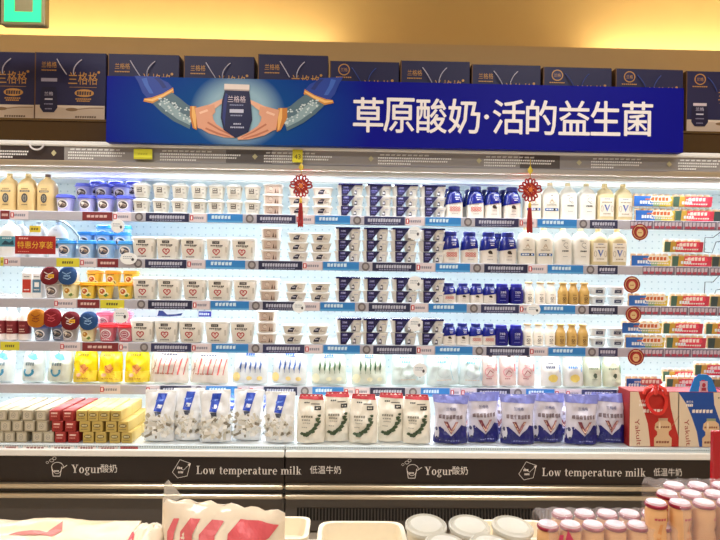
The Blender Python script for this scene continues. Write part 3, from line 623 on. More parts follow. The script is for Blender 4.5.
sw = poly([(-.028, .012), (-.024, .024), (-.016, .032), (-.004, .037), (.014, .036), (.006, .024), (.004, .012)], '#23233c') + bars(-.008, .026, .02, .006, '#d9d9e6', 3) + poly([(.008, .014), (.012, .026), (.02, .03), (.024, .014)], '#c4b9ae') + bars(.03, .018, .014, .004, '#8a8078', 3) + bars(-.006, .006, .03, .003, '#a8a098', 4)
C_swoosh.part('label', printed(sw, wrap(Rw), .011))
# twin pack with navy sleeve
def twin(film):
    n = N('yogurt_twin_pack')
    Rc = [(0, .026, .036, 3), (.003, .027, .038, 3.4), (.044, .034, .044, 4), (.048, .0375, .046, 4), (.054, .0375, .046, 4)]
    for s in (-1, 1):
        m = MB().loft(Rc, '#efede8', 18, cx=.037*s); n.part('cup', m.mesh('cup', 'plastic', 35))
    sl = lambda u, v, d: (u, -.0475 - d, v)
    NVY = '#150f42'
    m = MB(); y0, y1 = -.0485, -.0465
    pts = [(-.048, 0), (-.020, 0), (.024, .054), (-.050, .054)]
    m.add([(x, y0, z) for x, z in pts] + [(x, y1, z) for x, z in pts], [(0, 1, 2, 3), (7, 6, 5, 4), (0, 4, 5, 1), (1, 5, 6, 2), (2, 6, 7, 3), (3, 7, 4, 0)], NVY)
    n.part('sleeve', m.mesh('sleeve', 'paper', 0), label='navy card sleeve with a diagonal end')
    L = rect(-.040, -.010, .037, .049, '#47448c') + txt('兰格格', -.025, .043, .008, '#d9d9ea', .024) + bars(-.024, .026, .034, .008, '#6a68a8', 4) + bars(-.028, .016, .022, .005, '#55539a', 4) + line([(-.018, 0), (.027, .054)], .0014, '#b9b9dd')
    L += poly([(.018, .004), (.024, .024), (.030, .028), (.036, .022), (.036, .004)], '#2c2a45') + rect(.022, .033, .010, .020, '#e6e6ee') + bars(.046, .036, .02, .004, '#9fa4c0', 3)
    n.part('label', printed(L, sl, d0=.0012))
    if film: n.part('top_card', MB().box(-.066, .066, -.056, .045, .054, .062, '#1c1a5c').mesh('top_card', 'film', 0), label='blue violet card on top')
    return n
T_a = twin(False); T_top = twin(True)

# --- bottles with blue shoulders
def capbottle(kind):
    R = [(0, .040, .036, 3), (.004, .046, .041, 3), (.06, .047, .042, 2.8), (.085, .046, .041, 2.6)]
    n = body('yogurt_bottle', R + [(.12, .042, .038, 2.3), (.142, .034, .032, 2), (.150, .028, .028, 2)], '#e8e1d8')
    c = '#16227c'; Rn = [(.084, .0488, .0438, 2.7), (.122, .0435, .0395, 2.3), (.143, .0355, .0335, 2), (.151, .029, .029, 2)]
    seg = 24; m = MB(); rings = []
    for z, rx, ry, e in Rn:
        rings.append([z]*seg)
    vs = []; fs = []
    for k, (z, rx, ry, e) in enumerate(Rn):
        for i in range(seg):
            t = 2*PI*i/seg; cc, q = math.cos(t), math.sin(t); x = rx*math.copysign(abs(cc)**(2/e), cc); y = ry*math.copysign(abs(q)**(2/e), q)
            vs.append((x, y, z if k else z - .006 + .16*x*(1 if q < .1 else .6)))
    for k in range(len(Rn)-1):
        for i in range(seg): j = (i+1) % seg; fs.append((k*seg+i, k*seg+j, (k+1)*seg+j, (k+1)*seg+i))
    m.add(vs, fs, c); n.part('shoulder_sleeve', m.mesh('shoulder_sleeve', 'gloss', 40), label='glossy blue shoulder wrap')
    n.part('cap', MB().loft([(.149, .031, .031, 2), (.151, .033, .033, 2), (.170, .033, .033, 2), (.173, .030, .030, 2)], c, 20).mesh('cap', 'plastic', 35), label='blue screw cap')
    L = rect(.0, .024, .118, .134, '#5363c0') + txt('兰格格', .012, .126, .010, '#ffffff', .026) + bars(.012, .110, .026, .006, '#c9d0f0', 4) + rect(.003, .021, .097, .102, '#e8e8f5')
    if kind == 'dots':
        for j in range(2):
            for i in range(4): L += arc(-.021 + i*.014, .054 - j*.013, .0055, .0048, 0, 360, .003, '#cf5a52', 8)
        L += bars(0, .072, .03, .004, '#b9a8a0', 4)
    else: L += ell(.0, .062, .011, .010, '#33261f', 10) + ell(.008, .056, .006, .005, '#33261f', 8) + bars(.002, .040, .022, .004, '#a09088', 3)
    L += bars(0, .022, .03, .004, '#b0a8a4', 4)
    n.part('label', printed(L, wrap(R + [(.12, .0435, .0395, 2.3), (.142, .0355, .0335, 2)]), .012, .02, d0=.0012)); return n
B_dots = capbottle('dots'); B_cow = capbottle('cow')
R = [(0, .038, .034, 3), (.004, .042, .038, 3), (.07, .044, .04, 3), (.095, .036, .034, 2.4)]
B_navy = body('yogurt_bottle', R, '#161870', 'gloss')
B_navy.part('cap', p_mesh('cap', [(.094, .034, .034, 2), (.112, .034, .034, 2), (.115, .031, .031, 2)], '#20259c'))
B_navy.part('label', printed(txt('兰格格', 0, .066, .014, '#d5d5f2', .034) + bars(0, .05, .03, .005, '#a5a8e0', 4) + bars(0, .040, .03, .004, '#8085d0', 4) + bars(0, .02, .036, .003, '#7a7fc8', 5), wrap(R), .012, .02))
# --- small glass bottles
def glassb(milk, capc, c2):
    R = [(0, .024, .024, 2), (.004, .028, .028, 2.2), (.068, .028, .028, 2.2), (.085, .022, .022, 2), (.1, .0165, .0165, 2), (.112, .0165, .0165, 2)]
    n = body('milk_bottle', R, milk, 'gloss')
    n.part('cap', p_mesh('cap', [(.110, .018, .018, 2), (.112, .021, .021, 2), (.118, .021, .021, 2), (.121, .018, .018, 2)], capc, 'foil', 18), label='tan foil cap')
    L = bars(0, .052, .02, .004, c2, 3) + line([(-.009, .040), (0, .026), (.009, .040)], .0025, c2) + arc(0, .03, .009, .010, 0, 360, .0022, c2) + bars(0, .014, .02, .004, c2, 3) + line([(-.008, .022), (.008, .036)], .002, c2)
    n.part('label', printed(L, wrap(R), .01, .02)); return n
G_w = glassb('#efe7da', '#cbb083', '#7d7168'); G_y = glassb('#c09a58', '#c4a468', '#5c3b1c')
# --- clear cups
Rc = [(0, .032, .028, 3), (.003, .035, .031, 3), (.042, .041, .036, 3.4)]
C_clear = body('yogurt_cup', Rc, '#dfe6ea', 'gloss')
C_clear.part('lid', p_mesh('lid', [(.041, .042, .037, 3.4), (.043, .0445, .039, 3.4), (.047, .0445, .039, 3.4), (.049, .040, .035, 3.4)], '#f2f5f6'))
C_clear.part('label', printed(rect(-.020, .018, .012, .030, '#4a5472') + rect(-.013, .011, .017, .026, '#23262f') + bars(0, .021, .018, .004, '#cfd4de', 3) + bars(-.002, .036, .03, .003, '#9aa4b0', 4), wrap(Rc), .01))
# --- shrink-wrapped rows of small bottles
def probi(scheme, nb=6, capc='#e9b9b4'):
    n = N('drink_multipack'); pt = .036; W = nb*pt
    R = [(0, .014, .014, 2), (.003, .0165, .0165, 2), (.026, .0165, .0165, 2), (.034, .0125, .0125, 2), (.042, .0155, .0155, 2), (.060, .0155, .0155, 2), (.068, .013, .013, 2)]
    bm = MB().loft(R, '#ecc79a', 12).mesh('bottle', 'plastic', 50); cm = MB().loft([(.067, .0145, .0145, 2), (.072, .0145, .0145, 2), (.073, .0135, .0135, 2)], '#f3ebe8', 12).mesh('foil_cap', 'foil', 30)
    pm = printed(ell(0, 0, .007, .007, capc, 8) + poly([(-.012, .0), (.0, .012), (.0, .0)], capc), lambda u, v, d: (u, v, .0732 + d), name='cap_print')
    cols = scheme[3:]
    for i in range(nb):
        mb = MB(); x = (i - (nb-1)/2)*pt
        mb.loft(R, '#ecc79a', 12, cx=x); me = mb.mesh('bottle', 'plastic', 50); b_ = n.part('bottle', me)
        mb = MB().loft([(.067, .0145, .0145, 2), (.072, .0145, .0145, 2), (.073, .0135, .0135, 2)], '#f3ebe8', 12, cx=x); b_.part('foil_cap', mb.mesh('foil_cap', 'foil', 30))
        L = ell(x, .0, .0085, .0085, capc, 8)
        mb = MB(); mb.box(x-.006, x+.006, -.0165, -.0145, .044, .056, capc); b_.part('cap_stripe', mb.mesh('cap_stripe', 'print', 0))
    a, c, t = scheme[:3]; h = .058; w2 = W/2
    n.part('wrap', MB().box(-w2, w2, -.0185, -.0178, .001, h, a, 0).mesh('wrap', 'film', 0), label='printed plastic wrap band')
    L = []
    st = scheme[3]; k = len(st)
    for i, cc in enumerate(st): L += [[(cc, [(-w2 + W*i/k + .000, .002), (-w2 + W*(i+1)/k, .002), (-w2 + W*(i+1)/k + .006, h), (-w2 + W*i/k + .006, h)])]]
    L = [[q[0] for q in L]]
    tx = scheme[4]*w2
    L += poly([(tx-.062, h*.62), (tx-.05, h*1.02), (tx+.055, h*1.02), (tx+.066, h*.62), (tx+.05, h*.42), (tx-.05, h*.42)], c)
    L += bars(tx, h*.74, .1, h*.34, t, 5) + bars(tx, h*.28, .12, h*.14, '#e8e0d8', 9)
    L += bars(-scheme[4]*w2*1.1, h*.4, .06, h*.3, '#e6ecf2', 4) + bars(-scheme[4]*w2*.6, h*.7, .04, h*.15, t, 4)
    n.part('label', printed(L, lambda u, v, d: (u, -.0186 - d, v))); return n
Y_blue = probi(('#2f6cc0', '#f4ead8', '#d06a3a', ['#2f6cc0', '#2f6cc0', '#3a7fd0', '#8aa87a', '#c9b93c', '#e2c24a'], .38))
Y_red = probi(('#7f9060', '#e8475e', '#ffe9e2', ['#4a6a5c', '#c9a040', '#dd5a50', '#d8324a', '#d8324a', '#e0506a', '#c83a50'], .25))
Y_mix = probi(('#6f7a52', '#d93a50', '#ffe9e2', ['#3a4a4c', '#8f7a48', '#c04a3c', '#c8283c', '#b8283c', '#8a5a44', '#5a4a3a'], .1), 7)
Y_dark = probi(('#2f5fb0', '#c8504e', '#f4e0d0', ['#2a58a8', '#2f6cc0', '#7a8fb0', '#b05a4a', '#b05a4a'], .5), 5, '#6a6f7a')

# --- small square cartons lying with the square end towards the aisle
def cube(col, art, side):
    n = N('milk_carton', MB().box(-.0265, .0265, 0, .15, 0, .053, col, .003).mesh('milk_carton', 'paper', 0)); n.part('label', printed(art, d0=.0008)); return n
K_cream = cube('#b0a48a', rect(-.018, .022, .008, .046, '#c9bea8') + arc(0, .028, .009, .012, 0, 360, .0022, '#8a8378') + bars(0, .028, .008, .006, '#8a8378', 2) + rect(-.025, -.020, .006, .047, '#857c68'), 0)
K_red = cube('#a02a24', rect(-.018, .016, .034, .044, '#d9897c') + bars(-.001, .039, .03, .006, '#f3dcd2', 4) + bars(-.002, .024, .03, .006, '#e0988a', 4) + bars(.004, .012, .03, .005, '#7a1a18', 3), 0)
K_yel = cube('#c4a858', ell(0, .032, .019, .010, '#7f6a38', 12) + bars(0, .032, .026, .008, '#e4d8a8', 4) + bars(0, .014, .034, .006, '#8f7a44', 5), 0)

def row(node, pxs, s, Y, desc, cat, group, levels=1, step=.05, py=None, rz=.04, top=None, scale=1, ordn=None, where=None, z0=0, dy=0):
    """put a row of a kind on shelf s at the photograph's columns pxs; levels = pieces in each stack"""
    base = SZ[s] if s < 5 else TZ; py = py or (RT_PY[s] if s < 5 else 443)
    for i, px in enumerate(pxs):
        o = ('only stack' if levels > 1 and len(pxs) == 1 else nth(i, len(pxs))) if ordn is None else ordn[i]
        for k in range(levels):
            nd = top if (top and k == levels-1) else node
            if levels == 1: lb = f'{desc}, {o} on the {SN[s]}'
            elif levels == 2: lb = f'{desc}, {("lower", "upper")[k]}, {o}, {SN[s]}'
            else: lb = f'{desc}, {("lowest", "middle", "topmost")[k] if levels == 3 else ORD[k+1]}, {o}, {SN[s]}'
            if where: lb = where[i] if levels == 1 else lb
            put(nd, (XX(px, py, Y) + random.uniform(-.0012, .0012), Y + dy*k + random.uniform(-.002, .004), base + .001 + z0 + k*(step + .0004)), random.uniform(-rz, rz), lb, cat, group, scale)

# ---- top shelf
def sh(i): return SN[i]
Yp = RAILY + .055
row(J_oats, (9, 28), 0, Yp, 'cream oat milk bottle with cream cap', 'bottle', 'cream oat milk bottles on the top shelf')
row(J_oatsd, (47,), 0, Yp, 'cream oat milk bottle with brown cap', 'bottle', 'cream oat milk bottles on the top shelf')
row(C_lilac, (66, 87, 105.5, 125.5), 0, Yp, 'lilac picture cup, front row', 'cup', 'lilac cups on the top shelf', scale=.9)
def riser(s, px0, px1, Y, d, h, where):
    x0, x1 = XX(px0, RT_PY[s], Y), XX(px1, RT_PY[s], Y)
    put(N('display_riser', MB().box(0, x1-x0, -d/2, d/2, 0, h, '#dfe6ea', .002).mesh('display_riser', 'plastic', 0)), (x0, Y, SZ[s] + .001), 0, 'pale riser block under the ' + where, 'riser')
def stepped(nd, s, sc, pB, hB, pC, lC, hC, what, g):
    riser(s, pB[0] - 9, pB[-1] + 9, Yp + .10, .092, hB, f'raised {what}s of the {SN[s]}, front step')
    for i, px in enumerate(pB): put(nd, (XX(px, RT_PY[s], Yp + .10), Yp + .10, SZ[s] + .002 + hB), .04*i, f'{what} on the step behind the front, {nth(i, len(pB))}, {SN[s]}', 'cup', g, sc)
    if pC:
        if hC: riser(s, pC[0] - 9, pC[-1] + 9, Yp + .20, .092, hC, f'raised {what}s of the {SN[s]}, back step')
        for i, px in enumerate(pC):
            for k in range(lC): put(nd, (XX(px, RT_PY[s], Yp + .20), Yp + .20, SZ[s] + .002 + hC + k*.1025*sc), .03*i, f'{what} at the very back, {("lower", "upper")[k]}, {nth(i, len(pC))}, {SN[s]}', 'cup', g, sc)
stepped(C_lilac, 0, .9, (84, 103, 121), .075, (98, 116.5, 134), 2, .010, 'lilac cup', 'lilac cups on the top shelf')
row(C_small, (142, 161, 180, 199, 216.5, 234.5, 252.5), 0, Yp, 'small white cup with stepped lid', 'cup', 'small white cups on the top shelf', 2, .083, scale=(1.03, 1.03, 1.03))
row(C_print, (273,), 0, Yp, 'white tub with beige picture label', 'tub', 'beige picture tubs', 3, .055, scale=(.93, .93, 1.06))
row(C_swoosh, (299, 322.5), 0, Yp, 'low white tub with navy curve mark', 'tub', 'low white tubs with navy curve on the top shelf', 3, .051, scale=(.93, .93, .97))
row(T_a, (350, 378, 404.5, 432), 0, Yp + .008, 'navy and white twin yogurt pack', 'yogurt', 'navy twin yogurt packs on the top shelf', 3, .0555, top=T_top, rz=.03, scale=(.98, 1, 1))
row(B_dots, (454, 475), 0, Yp, 'blue capped white bottle with red dot print', 'bottle', 'blue capped bottles on the top shelf')
row(B_cow, (492.5, 511.5), 0, Yp, 'blue capped white bottle with brown cow print', 'bottle', 'blue capped bottles on the top shelf')
row(B_dots, (450, 470), 0, Yp + .11, 'blue capped bottle partly hidden behind another, red dots', 'bottle', 'blue capped bottles on the top shelf')
row(B_cow, (487, 505), 0, Yp + .11, 'blue capped bottle partly hidden behind another, cow print', 'bottle', 'blue capped bottles on the top shelf')
row(J_face, (531.5, 549.5), 0, Yp, 'white milk bottle with blue band', 'bottle', 'white milk bottles on the top shelf', rz=.02)
row(J_man, (567.5, 586), 0, Yp, 'white milk bottle with small line drawing', 'bottle', 'white milk bottles on the top shelf', rz=.02)
row(J_vee, (604, 622.5), 0, Yp, 'cream milk bottle with blue V label', 'bottle', 'cream milk bottles on the top shelf', rz=.02)
def packs(items, s, Y, lvn, g):
    for i, (nd, px, lv, d) in enumerate(items):
        put(nd, (XX(px, RT_PY[s] + 5, Y), Y + random.uniform(-.003, .003), SZ[s] + lv*.078), random.uniform(-.03, .03), f'{d} on the {SN[s]}', 'drink', g, .98)
g = 'small drink bottle packs on the top shelf'
Yk = RAILY + .03
packs([(Y_blue, 653, 0, 'blue wrapped drink bottle pack, lower layer'), (Y_red, 692, 0, 'red and green wrapped drink pack, lower layer'), (Y_mix, 734, 0, 'dark wrapped drink pack, lower layer, cut by photo edge'), (Y_blue, 651, 1, 'blue wrapped drink bottle pack, upper layer'), (Y_red, 690, 1, 'pinkish red wrapped drink pack, upper layer')], 0, Yk, 0, g)
# ---- second shelf
row(J_teal, (10.5,), 1, Yp, 'white bottle with teal label', 'bottle', 'teal label bottles', where=['white bottle with teal label beside the red offer card'])
for i, px in enumerate((-8, 20, 39, 58)):
    put(J_teal, (XX(px, 250, Yp + (.11 if i else 0)), Yp + (.11 if i else 0), SZ[1]), 0, ['white bottle with teal label cut off by the left edge', 'teal label bottle behind the red offer card, leftmost behind it', 'teal label bottle behind the red offer card, middle', 'teal label bottle behind the red offer card, rightmost'][i], 'bottle', 'teal label bottles')
row(C_sky, (67, 87, 106, 127), 1, Yp, 'light blue picture cup, front row', 'cup', 'light blue cups on the second shelf', scale=.93)
stepped(C_sky, 1, .93, (86, 104, 122), .052, (105, 123), 2, 0, 'light blue cup', 'light blue cups on the second shelf')
gb = 'large white tubs with red heart on the '
row(C_big, (145.5, 169.5, 193.5, 219, 244), 1, Yp + .01, 'large white tub with red heart', 'tub', gb + sh(1), rz=.03, scale=.985)
row(C_print, (271,), 1, Yp, 'white tub with beige picture label', 'tub', 'beige picture tubs', 3, .059, scale=(.93, .93, 1.12))
row(C_swoosh, (298, 321), 1, Yp, 'low white tub with navy curve mark', 'tub', 'low white tubs with navy curve on the second shelf', 3, .051, scale=(.93, .93, .97))
row(T_a, (347.5, 375, 403, 431), 1, Yp + .008, 'navy and white twin yogurt pack', 'yogurt', 'navy twin yogurt packs on the second shelf', 3, .0595, top=T_top, rz=.03, scale=(.98, 1, 1.06))
row(B_dots, (450, 469), 1, Yp, 'blue capped white bottle with red dot print', 'bottle', 'blue capped bottles on the second shelf')
row(B_cow, (488, 507.5), 1, Yp, 'blue capped white bottle with brown cow print', 'bottle', 'blue capped bottles on the second shelf')
row(B_cow, (498,), 1, Yp + .11, 'blue capped bottle half hidden between two others', 'bottle', 'blue capped bottles on the second shelf')
row(J_face, (525.5, 543.5), 1, Yp, 'white milk bottle with blue band', 'bottle', 'white milk bottles on the second shelf', rz=.02)
row(J_man, (562, 580), 1, Yp, 'white milk bottle with small line drawing', 'bottle', 'white milk bottles on the second shelf', rz=.02)
row(J_vee, (598, 616.5), 1, Yp, 'cream milk bottle with blue V label', 'bottle', 'cream milk bottles on the second shelf', rz=.02)
g = 'small drink bottle packs on the second shelf'
packs([(Y_blue, 649, 0, 'blue wrapped drink bottle pack, front layer'), (Y_red, 690, 0, 'red and green wrapped drink pack, lower layer'), (Y_mix, 732, 0, 'dark wrapped drink pack cut by photo edge'), (Y_red, 681, 1, 'red wrapped drink pack, upper layer')], 1, Yk, 0, g)
# red offer card
oc = N('offer_card', MB().box(-.105, .105, 0, .004, 0, .095, '#a3201c').mesh('offer_card', 'paper', 0))
oc.part('card_lettering', printed(txt('特惠分享装', 0, .048, .038, '#e9b93c', .185) + bars(-.06, .082, .05, .009, '#e8a8a0', 4) + bars(-.06, .012, .06, .004, '#d98a80', 6), name='card_lettering'), label='yellow characters')
put(oc, (XX(36, 243, RAILY - .004), RAILY - .012, ZZ(254, RAILY - .01, 36)), 0, 'dark red offer card with yellow characters on the second shelf', 'sign')
# ---- third shelf
def cartonbox(c):
    n = N('milk_carton', MB().box(-.026, .026, 0, .06, 0, .135, '#f1efee', .003).mesh('milk_carton', 'paper', 0))
    m = MB(); m.add([(-.026, 0, .135), (.026, 0, .135), (.026, .06, .135), (-.026, .06, .135), (-.026, .03, .158), (.026, .03, .158)], [(0, 1, 5, 4), (2, 3, 4, 5), (1, 2, 5), (3, 0, 4)], '#e7e4e3'); n.part('gable_top', m.mesh('gable_top', 'paper', 0))
    n.part('label', printed(rect(-.022, .022, .03, .1, c) + bars(0, .045, .03, .006, '#f3e9e6', 4) + bars(0, .115, .03, .006, '#888888', 4) + rect(-.012, .012, .06, .085, '#ffffff' if c[1] == '5' else c))); return n
put(cartonbox('#c23a30'), (XX(28.5, 299, .26), .24, SZ[2]), .0, 'white milk carton with red square on the third shelf', 'carton', 'milk cartons on the third shelf')
put(cartonbox('#57809c'), (XX(37.5, 299, .26), .25, SZ[2]), .0, 'white milk carton with blue grey square on the third shelf', 'carton', 'milk cartons on the third shelf')
cable = MB().tube([(-.06 + .013*k, .02*math.sin(k*1.3), .006 + .008*abs(math.sin(k*.9))) for k in range(10)], .0045, '#e6e3e6', 6); cable.tube([(-.06 + .012*k, -.01 + .015*math.cos(k*1.1), .02 + .006*math.sin(k)) for k in range(9)], .004, '#cfccd0', 6)
put(N('cable', cable.mesh('cable', 'plastic')), (XX(9, 294, .28), .29, SZ[2]), 0, 'loose white cable lying on the empty part of the third shelf', 'cable')
def faces(s, items):
    for nd, px, py, d in items:
        p = P(px, py, RAILY + .01); put(nd, (p.x, p.y + .070, p.z - .030), .0, f'{d} on the {SN[s]}', 'cup', f'cups with foil lid facing the aisle on the {SN[s]}', 1.02, rx=math.radians(82))
faces(2, [(D_mar, 50, 272, 'cup on its side with maroon foil lid facing out'), (D_blue, 68, 272, 'cup on its side with blue foil lid facing out')])
row(C_grey, (54,), 2, Yp - .005, 'grey cup with dark picture', 'cup', 'mixed cups', scale=.9, where=['clear grey yogurt cup below the maroon foil lid on the third shelf'])
row(C_lem, (71,), 2, Yp - .005, 'pale', 'cup', 'mixed cups', scale=.9, where=['pale yellow fruit cup below the blue foil lid on the third shelf'])
row(C_yel, (88.5, 105.5, 126), 2, Yp, 'yellow fruit cup, front row', 'cup', 'yellow fruit cups on the third shelf', scale=.87)
stepped(C_yel, 2, .87, (95, 113, 131), .062, (), 0, 0, 'yellow fruit cup', 'yellow fruit cups on the third shelf')
row(C_big, (146, 170.5, 195.5, 220.5, 245.5), 2, Yp + .01, 'large white tub with red heart', 'tub', gb + sh(2), rz=.03, scale=.985)
row(C_print, (269.5,), 2, Yp, 'white tub with beige picture label', 'tub', 'beige picture tubs', 2, .059, scale=(.93, .93, 1.12))
row(C_swoosh, (296, 320), 2, Yp, 'low white tub with navy curve mark', 'tub', 'low white tubs with navy curve on the third shelf', 2, .051, scale=(.93, .93, .97))
row(T_a, (348, 375.5, 404, 431), 2, Yp + .008, 'navy and white twin yogurt pack', 'yogurt', 'navy twin yogurt packs on the third shelf', 2, .064, top=T_top, rz=.03, scale=(.98, 1, 1.14))
row(B_dots, (448.5,), 2, Yp, 'small', 'bottle', 'small blue capped bottles on the third shelf', scale=(.8, .8, .63), where=['short blue capped bottle with red dots, leftmost on the third shelf'])
row(B_cow, (462.5, 476, 489), 2, Yp, 'short blue capped bottle with cow print', 'bottle', 'small blue capped bottles on the third shelf', scale=(.78, .8, .63))
row(B_navy, (502, 516), 2, Yp, 'short all navy yogurt bottle', 'bottle', 'short navy bottles', scale=(.9, .9, .95))
row(G_w, (528.5, 540, 551), 2, Yp, 'small white milk bottle with tan cap', 'bottle', 'small glass milk bottles on the third shelf')
row(G_y, (562.5, 573, 584), 2, Yp, 'small amber milk bottle with tan cap', 'bottle', 'small glass milk bottles on the third shelf')
row(C_clear, (597, 615.5), 2, Yp, 'small clear cup with dark label', 'cup', 'small clear cups on the third shelf', 2, .053)
g = 'small drink bottle packs on the third shelf'
packs([(Y_blue, 646, 0, 'blue wrapped drink bottle pack'), (Y_red, 688, 0, 'red and green wrapped drink pack'), (Y_mix, 731, 0, 'dark wrapped drink pack cut by photo edge')], 2, Yk, 0, g)
# ---- fourth shelf
def labbottle():
    R = [(0, .026, .026, 2), (.004, .031, .031, 2), (.13, .031, .031, 2), (.152, .022, .022, 2), (.16, .017, .017, 2), (.17, .017, .017, 2)]
    n = body('drink_bottle', R, '#efe3de'); n.part('sleeve', p_mesh('sleeve', [(.035, .0318, .0318, 2), (.105, .0318, .0318, 2)], '#7a2128'), label='maroon label sleeve')
    n.part('cap', p_mesh('cap', [(.168, .019, .019, 2), (.186, .019, .019, 2), (.188, .016, .016, 2)], '#f2e9e4'))
    n.part('label', printed(bars(.0, .06, .026, .006, '#e3c9b8', 3) + bars(0, .08, .03, .008, '#b8676a', 4) + bars(0, .048, .03, .004, '#e3c9b8', 5), wrap([(.03, .032, .032, 2), (.11, .032, .032, 2)]), .01)); return n
B_mar = labbottle()
row(B_mar, (1, 12.5, 25), 3, Yp, 'white bottle with maroon label sleeve', 'bottle', 'maroon label bottles on the fourth shelf')
faces(3, [(D_or, 37, 314.5, 'cup on its side with orange foil lid facing out'), (D_mar2, 52.5, 314, 'cup on its side with plain maroon lid beside the orange lid'), (D_mar, 71, 317, 'cup on its side with maroon lid and yellow tag'), (D_blue, 89, 317, 'cup on its side with blue foil lid, rightmost')])
for nd, px, d in ((C_dark, 43, 'blue grey picture cup below the orange foil lid'), (C_dark, 56, 'blue grey cup squeezed between two picture cups'), (C_grey, 71, 'grey picture cup below the tagged maroon lid'), (C_lem, 89, 'pale yellow fruit cup below the blue foil lid')):
    put(nd, (XX(px, 343, Yp), Yp - .005 + (.05 if px == 56 else 0), SZ[3]), 0, d + ' on the fourth shelf', 'cup', 'mixed cups', .84)
row(C_red, (108, 127), 3, Yp, 'red lidded pink cup, front row', 'cup', 'red and pink cups on the fourth shelf', scale=.93)
stepped(C_pink, 3, .93, (105, 124), .055, (), 0, 0, 'pink cup', 'red and pink cups on the fourth shelf')
row(C_big, (144, 168, 192, 218, 242.5), 3, Yp + .01, 'large white tub with red heart', 'tub', gb + sh(3), rz=.03, scale=1)
row(C_print, (267,), 3, Yp, 'white tub with beige picture label', 'tub', 'beige picture tubs', 3, .059, scale=(.93, .93, 1.1))
row(C_swoosh, (293, 318), 3, Yp, 'low white tub with navy curve mark', 'tub', 'low white tubs with navy curve on the fourth shelf', 2, .051, scale=(.93, .93, .97))
row(T_a, (349, 374.5, 403, 430), 3, Yp + .008, 'navy and white twin yogurt pack', 'yogurt', 'navy twin yogurt packs on the fourth shelf', 2, .067, top=T_top, rz=.03, scale=(.98, 1, 1.19))
row(B_cow, (448.5, 462), 3, Yp, 'short blue capped bottle with cow print', 'bottle', 'small blue capped bottles on the fourth shelf', scale=(.78, .8, .68))
row(B_dots, (475.5, 488.5), 3, Yp, 'short blue capped bottle with red dots', 'bottle', 'small blue capped bottles on the fourth shelf', scale=(.78, .8, .68))
row(B_navy, (501, 515.5), 3, Yp, 'short all navy yogurt bottle', 'bottle', 'short navy bottles', scale=(.9, .9, .98))
row(G_w, (527.5, 538.5, 549.5), 3, Yp, 'small white milk bottle with tan cap', 'bottle', 'small glass milk bottles on the fourth shelf')
row(G_y, (560.5, 571.5, 582.5), 3, Yp, 'small amber milk bottle with tan cap', 'bottle', 'small glass milk bottles on the fourth shelf')
row(C_clear, (597, 615), 3, Yp, 'small clear cup with dark label', 'cup', 'small clear cups on the fourth shelf', 2, .056)
g = 'small drink bottle packs on the fourth shelf'
packs([(Y_blue, 643, 0, 'blue wrapped drink bottle pack, lower layer'), (Y_red, 684, 0, 'red and green wrapped drink pack, lower layer'), (Y_mix, 728, 0, 'dark wrapped drink pack, lower layer, cut by photo edge'), (Y_blue, 640, 1, 'blue wrapped drink bottle pack, upper layer'), (Y_red, 681, 1, 'red wrapped drink pack, upper layer'), (Y_red, 723, 1, 'red wrapped drink pack, upper layer, cut by photo edge')], 3, Yk, 0, g)

# ------------------------------------------------------------------ bags
def bag(name, w, h, t, col, art, seed=0, top=.0, label=None, mat='bagfilm', seal=None, flare=1.0, wr=.010, narrow=.06, rnd=.0):
    rs = Vector((seed*3.1, seed*1.7, 0))
    def hw(v):
        q = min(1, max(0, v/h)); return w/2*(1 - narrow*math.sin(PI*q) + (flare-1)*max(0, q-.7) - rnd*max(0, (q-.55)/.45)**2.6 - .05*max(0, (.1-q)/.1)**2)
    def T(u, v):
        q = min(1, max(0, v/h)); a = min(1, abs(u)/hw(v))
        e = (1 - a**2.2)**.6; f = min(1, (1-q)/.5)**.8*(.7 + .3*min(1, q/.12))
        wn = noise.noise(Vector((u*28, v*22, 0)) + rs)*wr + noise.noise(Vector((u*70, v*40, 4)) + rs)*wr*.45
        return t/2*e*f + wn*min(1, e*1.3)*(.5 + f*.5) + .001
    nu, nv = 18, 20; m = MB(); vs = []; fs = []
    for sd in (-1, 1):
        for j in range(nv+1):
            for i in range(nu+1):
                v = h*j/nv; x = hw(v)*(2*i/nu - 1); y = T(x, v); vs.append((x, sd*y if 0 < i < nu else sd*.0006, v + (.004*math.sin(i*1.9 + seed) if j == nv else 0)))
    o = (nu+1)*(nv+1)
    for j in range(nv):
        for i in range(nu):
            a = j*(nu+1)+i; fs.append((a, a+1, a+nu+2, a+nu+1)); a += o; fs.append((a+1, a, a+nu+1, a+nu+2))
    for i in range(nu): a = i; fs.append((a+1, a, o+a, o+a+1)); a = nv*(nu+1)+i; fs.append((a, a+1, o+a+1, o+a))
    for j in range(nv): a = j*(nu+1); fs.append((a, a+nu+1, o+a+nu+1, o+a)); a += nu; fs.append((a+nu+1, a, o+a, o+a+nu+1))
    m.add(vs, fs, col); n = N(name, m.mesh(name, mat, 60))
    if seal: n.part('top_seal', MB().box(-hw(h)*.98, hw(h)*.98, -.0022, .0022, h-.012, h+.006, seal, .0008).mesh('top_seal', mat, 0), label='heat sealed top edge')
    n.part('bag_print', printed(art, lambda u, v, d: (max(-hw(v)*.98, min(hw(v)*.98, u)), -T(u, v) - d, v), .01, .01, d0=.0022, eps=.00015, name='bag_print')); return n
def art_redsketch(c1, c2):
    L = []
    L += bars(-.0, .150, .09, .008, '#5a5f70', 6)
    for i in range(7): x = -.075 + i*.027; L += line([(x-.006, .045), (x, .085), (x+.01, .132)], .008 if i % 2 else .004, c1 if i else c2)
    L += line([(-.09, .06), (-.07, .09), (-.085, .12)], .003, c2) + bars(-.02, .05, .1, .006, c2, 7)
    return L
